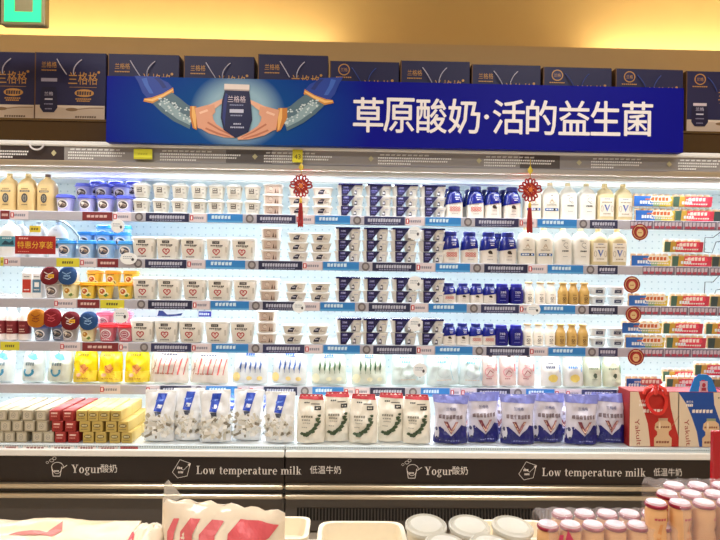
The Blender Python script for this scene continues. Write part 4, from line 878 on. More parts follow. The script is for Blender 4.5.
def art_bluesketch(c1, yl, head='#4a78d0'):
    L = bars(0, .158, .05, .012, head, 4) + rect(-.03, .03, .146, .150, head)
    for i in range(5): x = -.05 + i*.027; L += poly([(x-.006, .085), (x, .07), (x+.007, .105), (x, .13)], c1) + line([(x, .06), (x+.002, .14)], .0022, c1)
    L += ell(-.072, .035, .022, .026, yl, 10); L += ell(.0, .03, .016, .012, yl, 8) + ell(.055, .03, .016, .012, yl, 8)
    return L
def art_snow(c='#3a93b8'): 
    return poly([(-.03, .14), (-.005, .155), (.02, .15), (.034, .12), (.015, .115), (-.01, .125)], '#6db4cf') + arc(-.006, .055, .022, .022, 150, 390, .012, c) + bars(0, .095, .05, .018, '#7f9196', 4) + line([(-.01, .15), (.0, .165)], .005, '#4a6a78')
def art_yel():
    return [[('#f6d93c', [(-.06, .0), (.06, .0), (.066, .06), (-.066, .06)])]] + bars(-.004, .145, .06, .012, '#a08a10', 5) + poly([(-.02, .085), (.012, .1), (.03, .07), (.008, .045), (-.012, .055)], '#e59a50') + line([(-.015, .09), (.01, .06), (.03, .08)], .004, '#c45a28') + ell(-.02, .04, .014, .01, '#f0c0a0', 8) + bars(.0, .02, .06, .006, '#d9a030', 5)
def art_lace(c): 
    return bars(0, .15, .09, .007, c, 6) + bars(-.01, .125, .05, .01, c, 4) + arc(.0, .07, .035, .03, 20, 340, .0022, '#b8c8c4') + line([(-.05, .02), (-.03, .1), (-.045, .14)], .0022, '#c2d0cc') + line([(.05, .03), (.035, .09), (.05, .14)], .0022, c) + bars(0, .03, .08, .005, '#d9c9b8', 6)
def art_pink():
    return rect(-.004, .014, .158, .17, '#1c1c1c') + arc(-.006, .075, .024, .026, 10, 330, .004, '#d98a90') + line([(-.02, .06), (-.004, .085), (.014, .07)], .004, '#a05058') + poly([(.026, .085), (.031, .12), (.036, .12), (.033, .08)], '#e0505c') + bars(-.004, .11, .03, .006, '#c08a8a', 4) + bars(-.01, .04, .03, .005, '#a05058', 3)
def art_milk(txtc, blob, leaf): return bars(-.01, .105, .05, .014, txtc, 5) + bars(-.01, .125, .03, .005, txtc, 4) + ell(-.002, .045, .026, .022, blob, 12) + ell(.037, .10, .006, .024, leaf, 10) + arc(.037, .1, .003, .014, 0, 360, .001, '#ffffff')
def art_gr(): return bars(-.006, .10, .05, .010, '#7a8a70', 5) + ell(.037, .10, .005, .026, '#2f8a4a', 10) + poly([(-.012, .06), (-.004, .075), (.008, .072), (.01, .055), (-.002, .045)], '#4a5a48') + bars(-.004, .04, .03, .004, '#8a9a80', 4) + bars(0, .13, .03, .006, '#a8b8a0', 4)
Yb = RAILY + .06
def bags(nd_list, s, g, cat='bag', Y=Yb, lean=.08, sz=1, stag=0):
    base = SZ[s] if s < 5 else TZ; py = RT_PY[s] if s < 5 else 443
    for i_, (nd, px, d) in enumerate(nd_list): put(nd, (XX(px, py, Y), Y + random.uniform(-.004, .004) + stag*(i_ % 2), base + .005), random.uniform(-.09, .09), d, cat, g, rx=-lean, ry=random.uniform(-.035, .035), scale=(random.uniform(.98, 1.0), 1, sz*random.uniform(.98, 1.02)))
H5 = .192
b_snow = [bag('yogurt_bag', .125, H5, .085, '#dde6e4', art_snow(), s, seal='#f6faf9', rnd=.42) for s in (1, 2)]; b_snowg = bag('yogurt_bag', .142, H5+.005, .085, '#d6ddcf', art_snow(), 3, seal='#e2e8dc', rnd=.42)
b_yel = [bag('yogurt_bag', .138, H5, .085, '#ecd010', art_yel(), s, seal='#f2d610', rnd=.42, wr=.014) for s in (4, 5)]
b_red = [bag('yogurt_bag', .215, H5, .085, '#e2d8cc', art_redsketch('#dd6a66', '#b07a60'), s, seal='#fbf8f4', rnd=.42) for s in (6, 7)]
b_blu = [bag('yogurt_bag', .20, H5, .085, '#dcdfe0', art_bluesketch('#3f64a8', '#ead28a'), s, seal='#f8fafc', rnd=.42) for s in (8, 9)]; b_grn = [bag('yogurt_bag', .20, H5, .085, '#d6dfd2', art_bluesketch('#3f6a48', '#e6e6c8'), s, seal='#f4faf4', rnd=.42) for s in (10, 11)]
b_lace = [bag('yogurt_bag', wd, H5, .085, '#d6e4e2', art_lace('#6fb8cc'), s, seal='#f6fbfb', rnd=.42, wr=.016) for s, wd in ((12, .19), (13, .19), (14, .14))]
b_pnk = [bag('yogurt_bag', .098, H5, .085, '#e3cdc6', art_pink(), s, seal='#faf4f2', rnd=.42) for s in (15, 16)]; b_mlk = [bag('milk_bag', .12, H5-.005, .085, '#e0dfd8', art_milk(a, '#e8cf6a', c), s, seal='#fbfbfa', rnd=.42) for s, a, c in ((17, '#3c4664', '#4a7ab8'), (18, '#5a88c0', '#4a9ad8'))]
b_gr = [bag('milk_bag', .105, H5-.005, .085, '#d3d8bf', art_gr(), s, seal='#f4f6ec', rnd=.42) for s in (19, 20)]
bags([(b_snow[0], 3, 'white yogurt bag with blue ring, cut by left edge, fifth shelf'), (b_snow[1], 33, 'white yogurt bag with blue ring, left of the greenish one'), (b_snowg, 60, 'greenish white yogurt bag with blue crown print beside the yellow bags'),
      (b_yel[0], 86, 'bright yellow yogurt bag beside the greenish white bag'), (b_yel[1], 110, 'bright yellow yogurt bag, second of the yellow ones'), (b_yel[0], 137, 'bright yellow yogurt bag set apart, nearest the red sketch bags'),
      (b_red[0], 169, 'pale yogurt bag with red sketches, left of two'), (b_red[1], 209, 'pale yogurt bag with red sketches, right of two'), (b_blu[0], 250, 'pale yogurt bag with blue figures, left of two'), (b_blu[1], 289, 'pale yogurt bag with blue figures, right of two'),
      (b_grn[0], 329, 'pale yogurt bag with green figures, left of two'), (b_grn[1], 369, 'pale yogurt bag with green figures, right of two'), (b_lace[0], 408, 'shiny pale blue yogurt bag behind the round disc tag'), (b_lace[1], 443, 'shiny pale blue yogurt bag, middle of three'), (b_lace[2], 471, 'narrow shiny pale bag beside the pink ring bags'),
      (b_pnk[0], 489, 'white bag with pink ring print, leftmost of three'), (b_pnk[1], 508, 'white bag with pink ring print, middle of three'), (b_pnk[0], 526, 'white bag with pink ring print, rightmost of three'),
      (b_mlk[0], 551, 'white milk bag with dark text and yellow blob'), (b_mlk[1], 573, 'white milk bag with light blue text and yellow blob'), (b_gr[0], 592.5, 'pale green milk bag with green leaf, left'), (b_gr[1], 611.5, 'pale green milk bag with green leaf, right')], 4, 'bags standing on the fifth shelf')
packs([(Y_dark, 641, 0, 'blue drink bottle pack with dark caps'), (Y_red, 684, 0, 'red wrapped drink bottle pack with pink caps'), (Y_mix, 727, 0, 'dark wrapped drink pack cut by photo edge'), (Y_red, 712, 1, 'pink topped drink bottle pack set on top')], 4, Yk, 0, 'small drink bottle packs on the fifth shelf')
put(Y_red, (XX(680, 380, Yk + .12), Yk + .12, SZ[4] + .02), 0, 'red drink pack behind the pink capped pack on the fifth shelf', 'drink', 'small drink bottle packs on the fifth shelf')

# ---- bottom tray: cartons
KX = [[(-12, 0), (1, 0), (13.5, 0), (27, 0), (40.5, 0), (54.5, 1), (68, 1), (81.5, 2), (93, 2), (104, 2), (116, 2)],
      [(-8, 0), (5, 0), (17, 0), (29, 0), (41.5, 0), (57, 1), (70, 1), (84.5, 2), (97, 2), (111, 2), (123, 2)],
      [(-2, 0), (9, 0), (21, 0), (37, 0), (48, 0), (60, 1), (73, 1), (88, 2), (100.5, 2), (114.5, 2), (126.5, 2)]]
KN = ['cream', 'dark red', 'yellow']; KD = [K_cream, K_red, K_yel]
for r in range(3):
    cnt = [sum(1 for q in KX[r] if q[1] == c) for c in range(3)]; seen = [0, 0, 0]
    for px, c in KX[r]:
        o = nth(seen[c], cnt[c]) if cnt[c] != 2 else ('left', 'right')[seen[c]]; seen[c] += 1
        for dpt in range(2):
            lb = f'{KN[c]} square ended carton, {("top", "middle", "bottom")[r]} layer, {o}' + (', behind another' if dpt else '')
            put(KD[c], (XX(px, (414, 426, 437.5)[r], .05) , .05 + .153*dpt, TZ + .001 + .0545*(2-r)), random.uniform(-.02, .02), lb, 'carton', f'{KN[c]} square ended cartons in the bottom tray')
# bags with sachets
def sachetbag(seed):
    h = .25; rg = random.Random(seed)
    art = poly([(-.025, .155), (.012, .15), (.035, .24), (-.012, .24)], '#2a4fc0') + poly([(-.012, .17), (.01, .168), (.018, .185), (-.006, .188)], '#e9eef8') + poly([(-.022, .2), (.016, .205), (.02, .212), (-.02, .208)], '#7fa0ea') + poly([(-.02, .15), (-.012, .13), (.012, .128), (.012, .15)], '#4a4f60')
    n = bag('refill_bag', .160, h, .085, '#eceef0', art, seed, seal='#f8fafb', wr=.014)
    m = MB()
    for k in range(80):
        x, z = rg.uniform(-.060, .060), rg.uniform(.034, .125); a = rg.uniform(0, PI); l, w_ = rg.uniform(.014, .03), rg.uniform(.005, .01)
        c = rg.choice(['#e2dccf', '#cfc9b8', '#8f8878', '#f2efe8', '#dfe2df', '#e9e6dd', '#b9b09c', '#f6f4ef', '#d5d2c8', '#efeee9']); y = -.041 - rg.uniform(0, .009) + .03*(x/.07)**2; tl = rg.uniform(-.006, .006)
        dx, dz = math.cos(a)*l, math.sin(a)*l; ex, ez = -math.sin(a)*w_, math.cos(a)*w_
        q = [(x-dx-ex, y-tl, z-dz-ez), (x+dx-ex, y+tl, z+dz-ez), (x+dx+ex, y+tl, z+dz+ez), (x-dx+ex, y-tl, z-dz+ez)]
        m.add(q + [(a_, b_+.004, c_) for a_, b_, c_ in q], [(0, 1, 2, 3), (7, 6, 5, 4), (0, 4, 5, 1), (1, 5, 6, 2), (2, 6, 7, 3), (3, 7, 4, 0)], c)
    n.part('sachets', m.mesh('sachets', 'film', 0), label='jumble of small sachets inside the bag', kind='stuff'); return n
sb_ = [sachetbag(s) for s in (31, 32, 33)]
bags([(sb_[i % 3], px, f'clear bag of sachets with blue patch, {nth(i, 5)}') for i, px in enumerate((159, 187, 216, 246, 280))], 5, 'clear bags of sachets in the bottom tray', Y=.095, lean=.03, stag=.035)
bags([(sb_[(i+1) % 3], px, f'clear bag of sachets in the second row, {nth(i, 4)}') for i, px in enumerate((175, 203, 232, 262))], 5, 'clear bags of sachets in the bottom tray', Y=.275, lean=.02, sz=.86)
def art_map(lf=.0):
    G = '#3f5236'; D = '#222222'
    L = [[('#c8404a', [(-.07, .246), (.07, .240), (.07, .262), (-.07, .262)])]] + bars(-.02, .226, .03, .008, '#4a4a4a', 3) + rect(.018, .052, .186, .208, D) + bars(.035, .197, .024, .008, '#e6e0d0', 3) + rect(.0, .045, .216, .221, '#55504a')
    L += bars(-.018, .15, .06, .012, '#8a8678', 5) + bars(-.022, .132, .045, .008, '#9a968a', 4) + bars(-.02, .115, .04, .005, '#aaa69a', 4) + bars(-.03, .09, .03, .005, '#aaa69a', 3)
    pts = [(.045, .155, .008), (.036, .135, .011), (.044, .12, .009), (.03, .105, .012), (.02, .085, .011), (.008, .07, .012), (-.01, .058, .011), (-.028, .05, .012), (-.042, .055, .009), (-.018, .046, .009)]
    for x, z, r in pts: r *= 1.25; L += [[(G, [(x + r*math.cos(t*PI/3.5 + x*40)*(1 + .3*math.sin(t*2.3)), z + r*.8*math.sin(t*PI/3.5 + x*40)) for t in range(7)])]]
    return L
mb_ = [bag('milk_powder_bag', .150, .265, .085, '#efe9da', art_map(), s, seal='#c8404a', narrow=.02, wr=.012, rnd=.2) for s in (41, 42, 43)]
bags([(mb_[i % 3], px, f'cream bag with red top and dark green map shape, {nth(i, 5)}') for i, px in enumerate((310.5, 336.5, 363, 391, 416.5))], 5, 'cream bags with map print in the bottom tray', Y=.09, lean=.03, sz=.905, stag=.035)
bags([(mb_[(i+1) % 3], px, f'cream bag with map print in the second row, {nth(i, 4)}') for i, px in enumerate((323, 350, 376, 402))], 5, 'cream bags with map print in the bottom tray', Y=.275, lean=.02, sz=.83)
def art_v():
    L = [[('#8087d2', [(-.1, .226), (.1, .218), (.1, .262), (-.1, .262)])]] + [[('#26286e', [(-.1, .0), (.1, .0), (.1, .11), (0, .03), (-.1, .11)])]][:0]
    L += [[('#15176c', [(-.1, 0), (0, 0), (0, .045), (-.055, .095), (-.1, .075)]), ('#15176c', [(0, 0), (.1, 0), (.1, .085), (.055, .105), (0, .045)])]]
    L += txt('兰格格', 0, .192, .018, '#39407c', .05) + bars(0, .15, .125, .022, '#7a6a70', 7)
    L += [[('#7a3040', [(-.038, .125), (-.018, .125), (.006, .075), (0, .055)]), ('#a06a70', [(.038, .125), (.022, .125), (.0, .082), (0, .055)])]] + line([(-.028, .12), (0, .066), (.03, .12)], .005, '#e6c8b0')
    L += ell(-.072, .06, .012, .04, '#d5d2dc', 8) + ell(-.074, .08, .006, .012, '#4a4a6a', 6) + bars(.01, .018, .08, .006, '#8a90c8', 6) + ell(-.07, .03, .008, .010, '#3a3a5a', 6)
    return L
vb_ = [bag('yogurt_bag', .188, .262, .09, '#d2cedb', art_v(), s, seal='#868dd4', narrow=.13, flare=1.12, wr=.014) for s in (51, 52, 53)]
bags([(vb_[i % 3], px, f'lilac topped navy bag with big V, {nth(i, 6)}') for i, px in enumerate((450, 484.5, 517, 548.5, 580.5, 611))], 5, 'lilac and navy V bags in the bottom tray', Y=.10, lean=.02, sz=.93, stag=.035)
bags([(vb_[(i+1) % 3], px, f'lilac topped V bag in the second row, {nth(i, 5)}') for i, px in enumerate((464, 497, 529, 561, 593))], 5, 'lilac and navy V bags in the bottom tray', Y=.28, lean=.01, sz=.84)
for i in (0, 2, 4): pass
# gift cartons with carry handles
def giftcarton(col, dark, kind):
    w2, h = .130, .285; n = N('gift_carton', MB().box(-w2, w2, 0, .13, 0, h, dark, .002).mesh('gift_carton', 'paper', 0))
    cr = '#e2cdb2'
    L = rect(-w2+.002, w2-.002, .002, h-.003, cr)
    if kind == 'r': st = [(-.085, h-.003, .075, h-.003), (-.060, .20, .085, .20), (-.035, .12, .105, .12), (-.025, .05, .128, .05), (-.020, .002, .128, .002)]
    else: st = [(-w2+.002, h-.003, .055, h-.003), (-.085, .22, .060, .22), (-.055, .15, .085, .15), (-.030, .08, .115, .08), (-.015, .002, .128, .002)]
    L += [[(col, [(a[0], a[1]), (a[2], a[3]), (c[2], c[3]), (c[0], c[1])]) for a, c in zip(st, st[1:])]]
    L += txt('养乐多', (-.075 if kind == 'r' else -.08) + .012, .235 if kind == 'r' else .232, .014, '#f6ece4', .036) + bars((-.063 if kind == 'r' else -.068), .215, .036, .014, '#f6ece4', 4)
    L += bars(-.005 if kind == 'r' else .0, .185, .11, .018, '#f0e2d6', 6)
    L += txt('Yakult', -.085 if kind == 'r' else -.078, .075, .024, '#a02c24', .135, rot=-PI/2 + .10)
    bx = .045
    prof_ = [(-.045, .002), (-.046, .045), (-.030, .062), (-.030, .078), (-.044, .092), (-.040, .12), (-.022, .135), (.022, .135), (.040, .12), (.044, .092), (.030, .078), (.030, .062), (.046, .045), (.045, .002)]
    k = len(prof_)
    L += [[('#dcb890', [(bx + prof_[i][0], prof_[i][1]), (bx + prof_[k-1-i][0], prof_[i][1]), (bx + prof_[k-2-i][0], prof_[i+1][1]), (bx + prof_[i+1][0], prof_[i+1][1])]) for i in range(6)]]
    L += rect(bx-.024, bx+.024, .135, .148, '#8f9a7a' if kind == 'b' else '#c9a68a') + bars(bx, .102, .07, .010, '#8a5038', 6) + bars(bx, .025, .07, .012, '#8a5038', 5) + ell(bx-.018, .11, .005, .02, '#efd8bc', 8)
    if kind == 'b': L += bars(.098, .255, .04, .008, '#8a7a68', 4)
    else: L += line([(.085, .1), (.128, .16)], .002, '#b8895a')
    n.part('carton_print', printed(L, name='carton_print', d0=.0008))
    if kind == 'r':
        m = MB(); nseg = 26; vs = []; fs = []
        for i in range(nseg):
            t = 2*PI*i/nseg + PI/2
            for ro, yy in ((0, 0), (1, 0), (1, 1), (0, 1)):
                r_ = 1 if ro else .72; vs.append((.005 + .058*r_*math.cos(t)*(1 + .15*math.sin(t)), -.008 - .03*(1-abs(math.sin(t/1.0)))*0 - .004*yy - .02*max(0, -math.sin(t)), h - .055 + .062*r_*math.sin(t)))
        for i in range(nseg):
            j = (i+1) % nseg
            for k_ in range(4): l_ = (k_+1) % 4; fs.append((i*4+k_, i*4+l_, j*4+l_, j*4+k_))
        m.add(vs, fs, '#d8322e'); n.part('carry_loop', m.mesh('carry_loop', 'gloss', 50), label='red plastic carry loop hanging over the front')
        m = MB(); 
        for k_, (dx, a) in enumerate(((-.035, .5), (.0, .1), (.03, -.4))): m.tube([(dx + .005, .01, h-.004), (dx*.7 + .0, -.012, h + .028), (dx*1.4 - .01*a, -.014, h + .012), (dx*1.7, -.008, h-.012)], .010, '#e04038', 8)
        n.part('bow', m.mesh('bow', 'gloss', 60), label='red bow of folded tape')
    else:
        m = MB(); pts = [(-.07, 0), (-.045, .07), (-.02, .09), (.02, .09), (.045, .07), (.075, 0)]
        inn = [(-.022, 0), (-.016, .035), (-.008, .06), (.012, .06), (.02, .035), (.03, 0)]
        for i in range(5):
            a, c, d, e_ = pts[i], pts[i+1], inn[i+1], inn[i]
            q = [(a[0], .0, h+a[1]), (c[0], 0, h+c[1]), (d[0], 0, h+d[1]), (e_[0], 0, h+e_[1])]
            m.add(q + [(x, y+.004, z) for x, y, z in q], [(3, 2, 1, 0), (4, 5, 6, 7), (0, 1, 5, 4), (2, 3, 7, 6), (1, 2, 6, 5), (3, 0, 4, 7)], '#1f7ad0')
        n.part('handle', m.mesh('handle', 'gloss', 0), label='bright blue arched carry handle')
        m = MB().box(-.018, .022, -.004, -.001, h+.002, h+.055, '#c8a8b8', .001); hd = n.part('handle_tag', m.mesh('handle_tag', 'paper', 0), label='small red and pale tag')
        hd.part('tag_print', printed(ell(.002, h+.035, .010, .012, '#b03040', 8) + rect(-.010, .014, h+.006, h+.022, '#a02c40'), lambda u, v, d: (u, -.004-d, v), name='tag_print'))
    return n
put(giftcarton('#b8241e', '#8e1c1a', 'r'), (XX(653, 443, .06), .05, TZ + .001), .0, 'red and cream gift carton with red carry loop in the tray', 'box')
put(giftcarton('#174a9c', '#8e1c30', 'b'), (XX(701, 443, .06), .05, TZ + .001), .0, 'blue and cream gift carton with bright blue handle in the tray', 'box')
put(giftcarton('#174a9c', '#6a1c40', 'b'), (XX(752, 443, .06), .06, TZ + .001), .0, 'blue gift carton cut off by the right edge of the photo', 'box')

# ------------------------------------------------------------------ things hung on the front
def knot():
    n = N('chinese_knot'); RED = '#a01c18'
    m = MB(); r = .0058
    for sx, sz in ((0, .046), (0, -.046), (.046, 0), (-.046, 0), (.03, .03), (-.03, .03), (.03, -.03), (-.03, -.03), (.018, .046), (-.018, .046), (.046, .016), (-.046, .016), (.018, -.046), (-.018, -.046)):
        a = math.atan2(sz, sx); rr = .011 if abs(sx) + abs(sz) > .05 else .014
        m.tube([(sx*.88 + rr*1.35*math.cos(t)*math.cos(a) - rr*.75*math.sin(t)*math.sin(a), -.002*math.sin(t), sz*.88 + rr*1.35*math.cos(t)*math.sin(a) + rr*.75*math.sin(t)*math.cos(a)) for t in [2*PI*k/12 for k in range(12)]], r*.75, RED, 6, True)
    n.part('cord_loops', m.mesh('cord_loops', 'cloth'), label='red cord loops')
    m = MB()
    for k in range(-3, 4):
        w_ = .036 - abs(k)*.005
        m.tube([(k*.0075 - w_*.7, 0, k*.0075 + w_*.7), (k*.0075, -.006, k*.0075), (k*.0075 + w_*.7, 0, k*.0075 - w_*.7)], .0042, RED if k % 2 else '#c8501e', 6)
        m.tube([(k*.0075 - w_*.7, .004, -k*.0075 - w_*.7), (k*.0075, -.003, -k*.0075), (k*.0075 + w_*.7, .004, -k*.0075 + w_*.7)], .0042, '#b02a1a', 6)
    n.part('woven_center', m.mesh('woven_center', 'cloth'), label='woven red and orange middle')
    n.part('center_bead', MB().loft([(-.012, .004, .004, 2), (-.006, .011, .006, 2), (.006, .011, .006, 2), (.012, .004, .004, 2)], '#e07a3a', 12, cy=-.012).mesh('center_bead', 'gloss', 50), label='orange bead')
    n.part('hanging_cord', MB().tube([(0, 0, .055), (.001, 0, .09), (0, 0, .16)], .002, '#c8a83c', 5).mesh('hanging_cord', 'cloth'), label='yellow hanging cord')
    m = MB().loft([(.080, .002, .002, 2), (.098, .014, .004, 1.4), (.103, .015, .004, 1.4), (.122, .002, .002, 2)], '#d8c04a', 14); n.part('gold_charm', m.mesh('gold_charm', 'gloss', 40), label='gold diamond charm')
    n.part('gold_bead', MB().loft([(-.092, .005, .005, 2), (-.088, .008, .008, 2), (-.072, .008, .008, 2), (-.066, .004, .004, 2), (-.058, .003, .003, 2)], '#e0b83c', 12).mesh('gold_bead', 'gloss', 40), label='gold bead above the tassel')
    m = MB(); rg = random.Random(9)
    m.loft([(-.110, .010, .009, 2), (-.094, .009, .008, 2)], '#a81e18', 12)
    for k in range(16):
        a = 2*PI*k/16; m.tube([(.006*math.cos(a), .006*math.sin(a), -.092), (.011*math.cos(a), .009*math.sin(a), -.15), (.013*math.cos(a + .1), .010*math.sin(a), -.215 - rg.uniform(0, .008))], .0028, rg.choice(['#a81e18', '#b8261e', '#98181a']), 4)
    n.part('tassel', m.mesh('tassel', 'cloth'), label='long red tassel'); return n
KN_ = knot(); KYY = CANY - .05
for px, py, sc, d in ((301, 186, .95, 'red knot with tassel in front of the low white tubs'), (530, 190, 1.0, 'red knot with tassel in front of the white milk bottles')):
    p = P(px, py, KYY); put(KN_, tuple(p), 0, 'Chinese ' + d, 'decoration', 'red knots hung from the canopy', sc*1.0)
def tagc(px, py, col, art, w_, h_, Y, nm, lb, cat='tag', rz=0, extra=None):
    p = P(px, py, Y); n = N(nm, MB().box(-w_/2, w_/2, 0, .002, -h_/2, h_/2, col, 0).mesh(nm, 'paper', 0))
    if art: n.part('tag_print', printed(art, name='tag_print'))
    put(n, tuple(p), rz, lb, cat)
tagc(143, 154, '#e8e83a', rect(-.046, .046, -.024, -.018, '#c8c02a') + bars(.0, .0, .05, .01, '#cfd02e', 4), .094, .052, CANY - .03, 'price_tag', 'plain yellow tag on the canopy strip near its left part')
tagc(297.5, 156, '#e6dc32', txt('43', 0, -.004, .026, '#4a4a20', .032), .052, .066, CANY - .03, 'price_tag', 'small yellow tag numbered 43 above the left red knot')
tagc(35, 229, '#e0c83c', bars(0, 0, .04, .012, '#7a6a20', 3), .058, .034, RAILY - .015, 'price_tag', 'small yellow tag above the dark red offer card')
ringm = MB().tube([(.036*math.cos(t), -.004, -.032*math.sin(t)) for t in [PI*k/12 for k in range(13)]], .0045, '#eceaf0', 8)
put(N('hook_ring', ringm.mesh('hook_ring', 'plastic')), tuple(P(37, 143.5, CANY - .024)), 0, 'white half ring hanging from the canopy above cream bottles', 'hook')
def disc(red, small=False):
    r = .045 if red else .040; m = MB()
    seg = 24; pts = [(r*math.cos(2*PI*k/seg), r*math.sin(2*PI*k/seg)) for k in range(seg)]
    m.add([(x, 0, z) for x, z in pts] + [(x, .002, z) for x, z in pts], [tuple(range(seg)), tuple(range(2*seg-1, seg-1, -1))] + [(k, k+seg, (k+1) % seg + seg, (k+1) % seg) for k in range(seg)], '#8e1c20' if red else '#f2f4f4')
    n = N('round_tag', m.mesh('round_tag', 'paper', 0))
    if red: L = arc(0, 0, .036, .036, 0, 360, .004, '#c89a68', 20) + ell(0, 0, .026, .026, '#a83028', 16) + ell(0, -.004, .019, .022, '#d9bd88', 12) + bars(0, .034, .03, .007, '#e8d2a0', 4) + bars(0, -.004, .02, .006, '#a8502c', 3)
    else: L = bars(-.004, .012, .045, .005, '#8a98a8', 5) + bars(-.006, 0, .04, .005, '#a0acb8', 5) + ell(.020, -.006, .007, .010, '#4a4a50', 8)
    n.part('disc_print', printed(L, name='disc_print', d0=.0004)); 
    n.part('clear_stem', MB().box(-.004, .004, .002, .0035, -r*1.1, r*.2, '#e6eef0', 0).mesh('clear_stem', 'clear', 0)); return n
DR, DW = disc(True), disc(False)
for i, (px, py) in enumerate(((640, 232), (632, 284.5), (633.5, 314.5), (636, 357))):
    sc = (.98, 1, .96, .98)[i]; put(DR, tuple(P(px, py, RAILY - .016)), 0, 'round red promotion tag, ' + ('topmost, at the second shelf', 'second from top, above the third shelf rail', 'third from top, below the third shelf rail', 'lowest, below the fourth shelf rail')[i], 'tag', 'round red promotion tags', sc)
for i, (px, py, sc) in enumerate(((117.5, 226, .9), (128.5, 258.5, 1), (121, 315.5, 1), (299, 307, .85), (414.5, 233, .9), (415, 283, .95), (415.5, 324, .95), (420, 370, .95), (533.5, 309.5, .95))):
    put(DW, tuple(P(px, py, RAILY - .016)), 0, 'round white tag ' + ('among the light blue cups on the second shelf', 'on the rail below the light blue cups', 'over the pink cups on the fourth shelf', 'on the third rail below the low white tubs', 'beside the last navy stack, second shelf', 'beside the last navy stack, third shelf', 'beside the last navy stack, fourth shelf', 'in front of a shiny pale blue bag', 'on the third rail below small glass bottles')[i], 'tag', 'round white tags', (sc*(1.1 if i == 1 else 1), 1, sc*(.8 if i in (1, 8) else 1)))
# wire hooks and small signs on the back panel
for i, (px, py, w_, c) in enumerate(((170, 313.5, .17, '#26408c'), (204.5, 314, .09, '#2a35b8'))):
    p = P(px, py, .69); n = N('back_sign', MB().box(-w_/2, w_/2, 0, .003, -.02, .02, '#e4ecf0').mesh('back_sign', 'paper', 0))
    n.part('sign_print', printed((rect(-w_*.4, w_*.45, -.016, .016, c) + bars(0, 0, w_*.7, .014, '#dfe6f6', 5)) if i else (poly([(-w_*.45, -.016), (-w_*.4, .018), (-w_*.25, .016), (-w_*.1, -.006), (w_*.2, -.004), (w_*.45, .004), (w_*.4, -.012), (0, -.018)], c)), name='sign_print'))
    put(n, tuple(p), 0, ('small blue swoosh sign', 'small square blue sign')[i] + ' on the back panel above the heart tubs', 'sign')
def wire(pts, nm, lb, col='#8f9aa2', r=.0028, cat='wire'):
    put(N(nm, MB().tube([tuple(P(*q)) for q in pts], r, col, 6).mesh(nm, 'metal')), label=lb, cat=cat)
wire([(56, 220, .24), (64, 222, .25), (72, 228, .26), (79, 237, .26), (79, 246, .26)], 'hook_wire', 'grey curved wire hanging beside the light blue cups', '#8fa4b0', .006)
for b_, (x0, y0, x1, y1, lb) in enumerate(((704, 252, 722, 231, 'wire stand at the right end of the second shelf'), (704, 300, 722, 272, 'wire stand at the right end of the third shelf'))):
    m = MB(); Y_ = .34
    for pts in ([(x0, y0), (x0 + 1, (y0+y1)/2 - 4), (x0 + 9, (y0+y1)/2 - 4), (x1, y1)], [(x0, y0), (x0 + 8, y0 + 1), (x0 + 12, y0 - 10), (x1, y0 - 11)]): m.tube([tuple(P(a, c, Y_)) for a, c in pts], .0025, '#5f6a70', 5)
    put(N('wire_stand', m.mesh('wire_stand', 'metal')), label='thin grey ' + lb, cat='stand')

# ------------------------------------------------------------------ the display table in front
FY = -1.35
FZ = ZZ(534, FY)
tb = N('display_table', MB().box(-1.3, 1.3, -2.2, FY + .26, FZ - .17, FZ - .13, '#d8cdbd', .006).mesh('display_table', 'plastic', 0))
for x in (-1.2, 1.2):
    for y in (-2.1, FY + .2): tb.part('leg', MB().box(x-.03, x+.03, y-.03, y+.03, 0, FZ - .17, '#8a8078', .004).mesh('leg', 'metal', 0))
put(tb, label='cream display table in front of the refrigerator, holding the nearest goods', cat='table')
TT = FZ - .13
def fpt(px, py, Y): return P(px, py, Y)
# film wrapped trays and bags (left)
def wrapped(name, w_, d_, h_, col, art, seed, bulge=.02, pk=.25):
    m = MB(); nu, nv = 26, 12; vs = []; fs = []; 
    def Zf(u, v):
        a = (1 - abs(u)**5)*(1 - abs(v)**5); return h_*(.86 + .14*a) + bulge*a*(noise.noise(Vector((u*2.6 + seed, v*1.8, seed)))*.8 + .25*noise.noise(Vector((u*9, v*7, seed)))) 
    for j in range(nv+1):
        for i in range(nu+1): u, v = 2*i/nu-1, 2*j/nv-1; vs.append((u*w_/2, v*d_/2, Zf(u, v)))
    for j in range(nv):
        for i in range(nu): a = j*(nu+1)+i; fs.append((a, a+1, a+nu+2, a+nu+1))
    k = len(vs); rim = [i for i in range(nu+1)] + [(j*(nu+1)+nu) for j in range(1, nv+1)] + [nv*(nu+1)+i for i in range(nu-1, -1, -1)] + [j*(nu+1) for j in range(nv-1, 0, -1)]
    for r in rim: vs.append((vs[r][0]*.95, vs[r][1]*.95, 0))
    n_ = len(rim)
    for i in range(n_): j = (i+1) % n_; fs.append((rim[j], rim[i], k+i, k+j))
    fs.append(tuple(range(k+n_-1, k-1, -1)))
    m.add(vs, fs, col); n = N(name, m.mesh(name, 'film', 50))
    n.part('film_print', printed(art, lambda u, v, d: (u*w_/2, v*d_/2, Zf(u, v) + d), .08, .16, d0=.002, name='film_print')); return n
RD = '#d8525a'
flame = poly([(-.34, -.25), (.08, -.1), (.18, .3), (.26, -.15), (.22, -.5), (0, -.42)], '#dd7a74')
wp = wrapped('wrapped_food_pack', .47, .2, .142, '#ecd9b8', flame, 2.2)
p = fpt(42, 517, FY); put(wp, (p.x, FY, TT), 0, 'long film wrapped cream pack with a red flame at lower left', 'food pack')
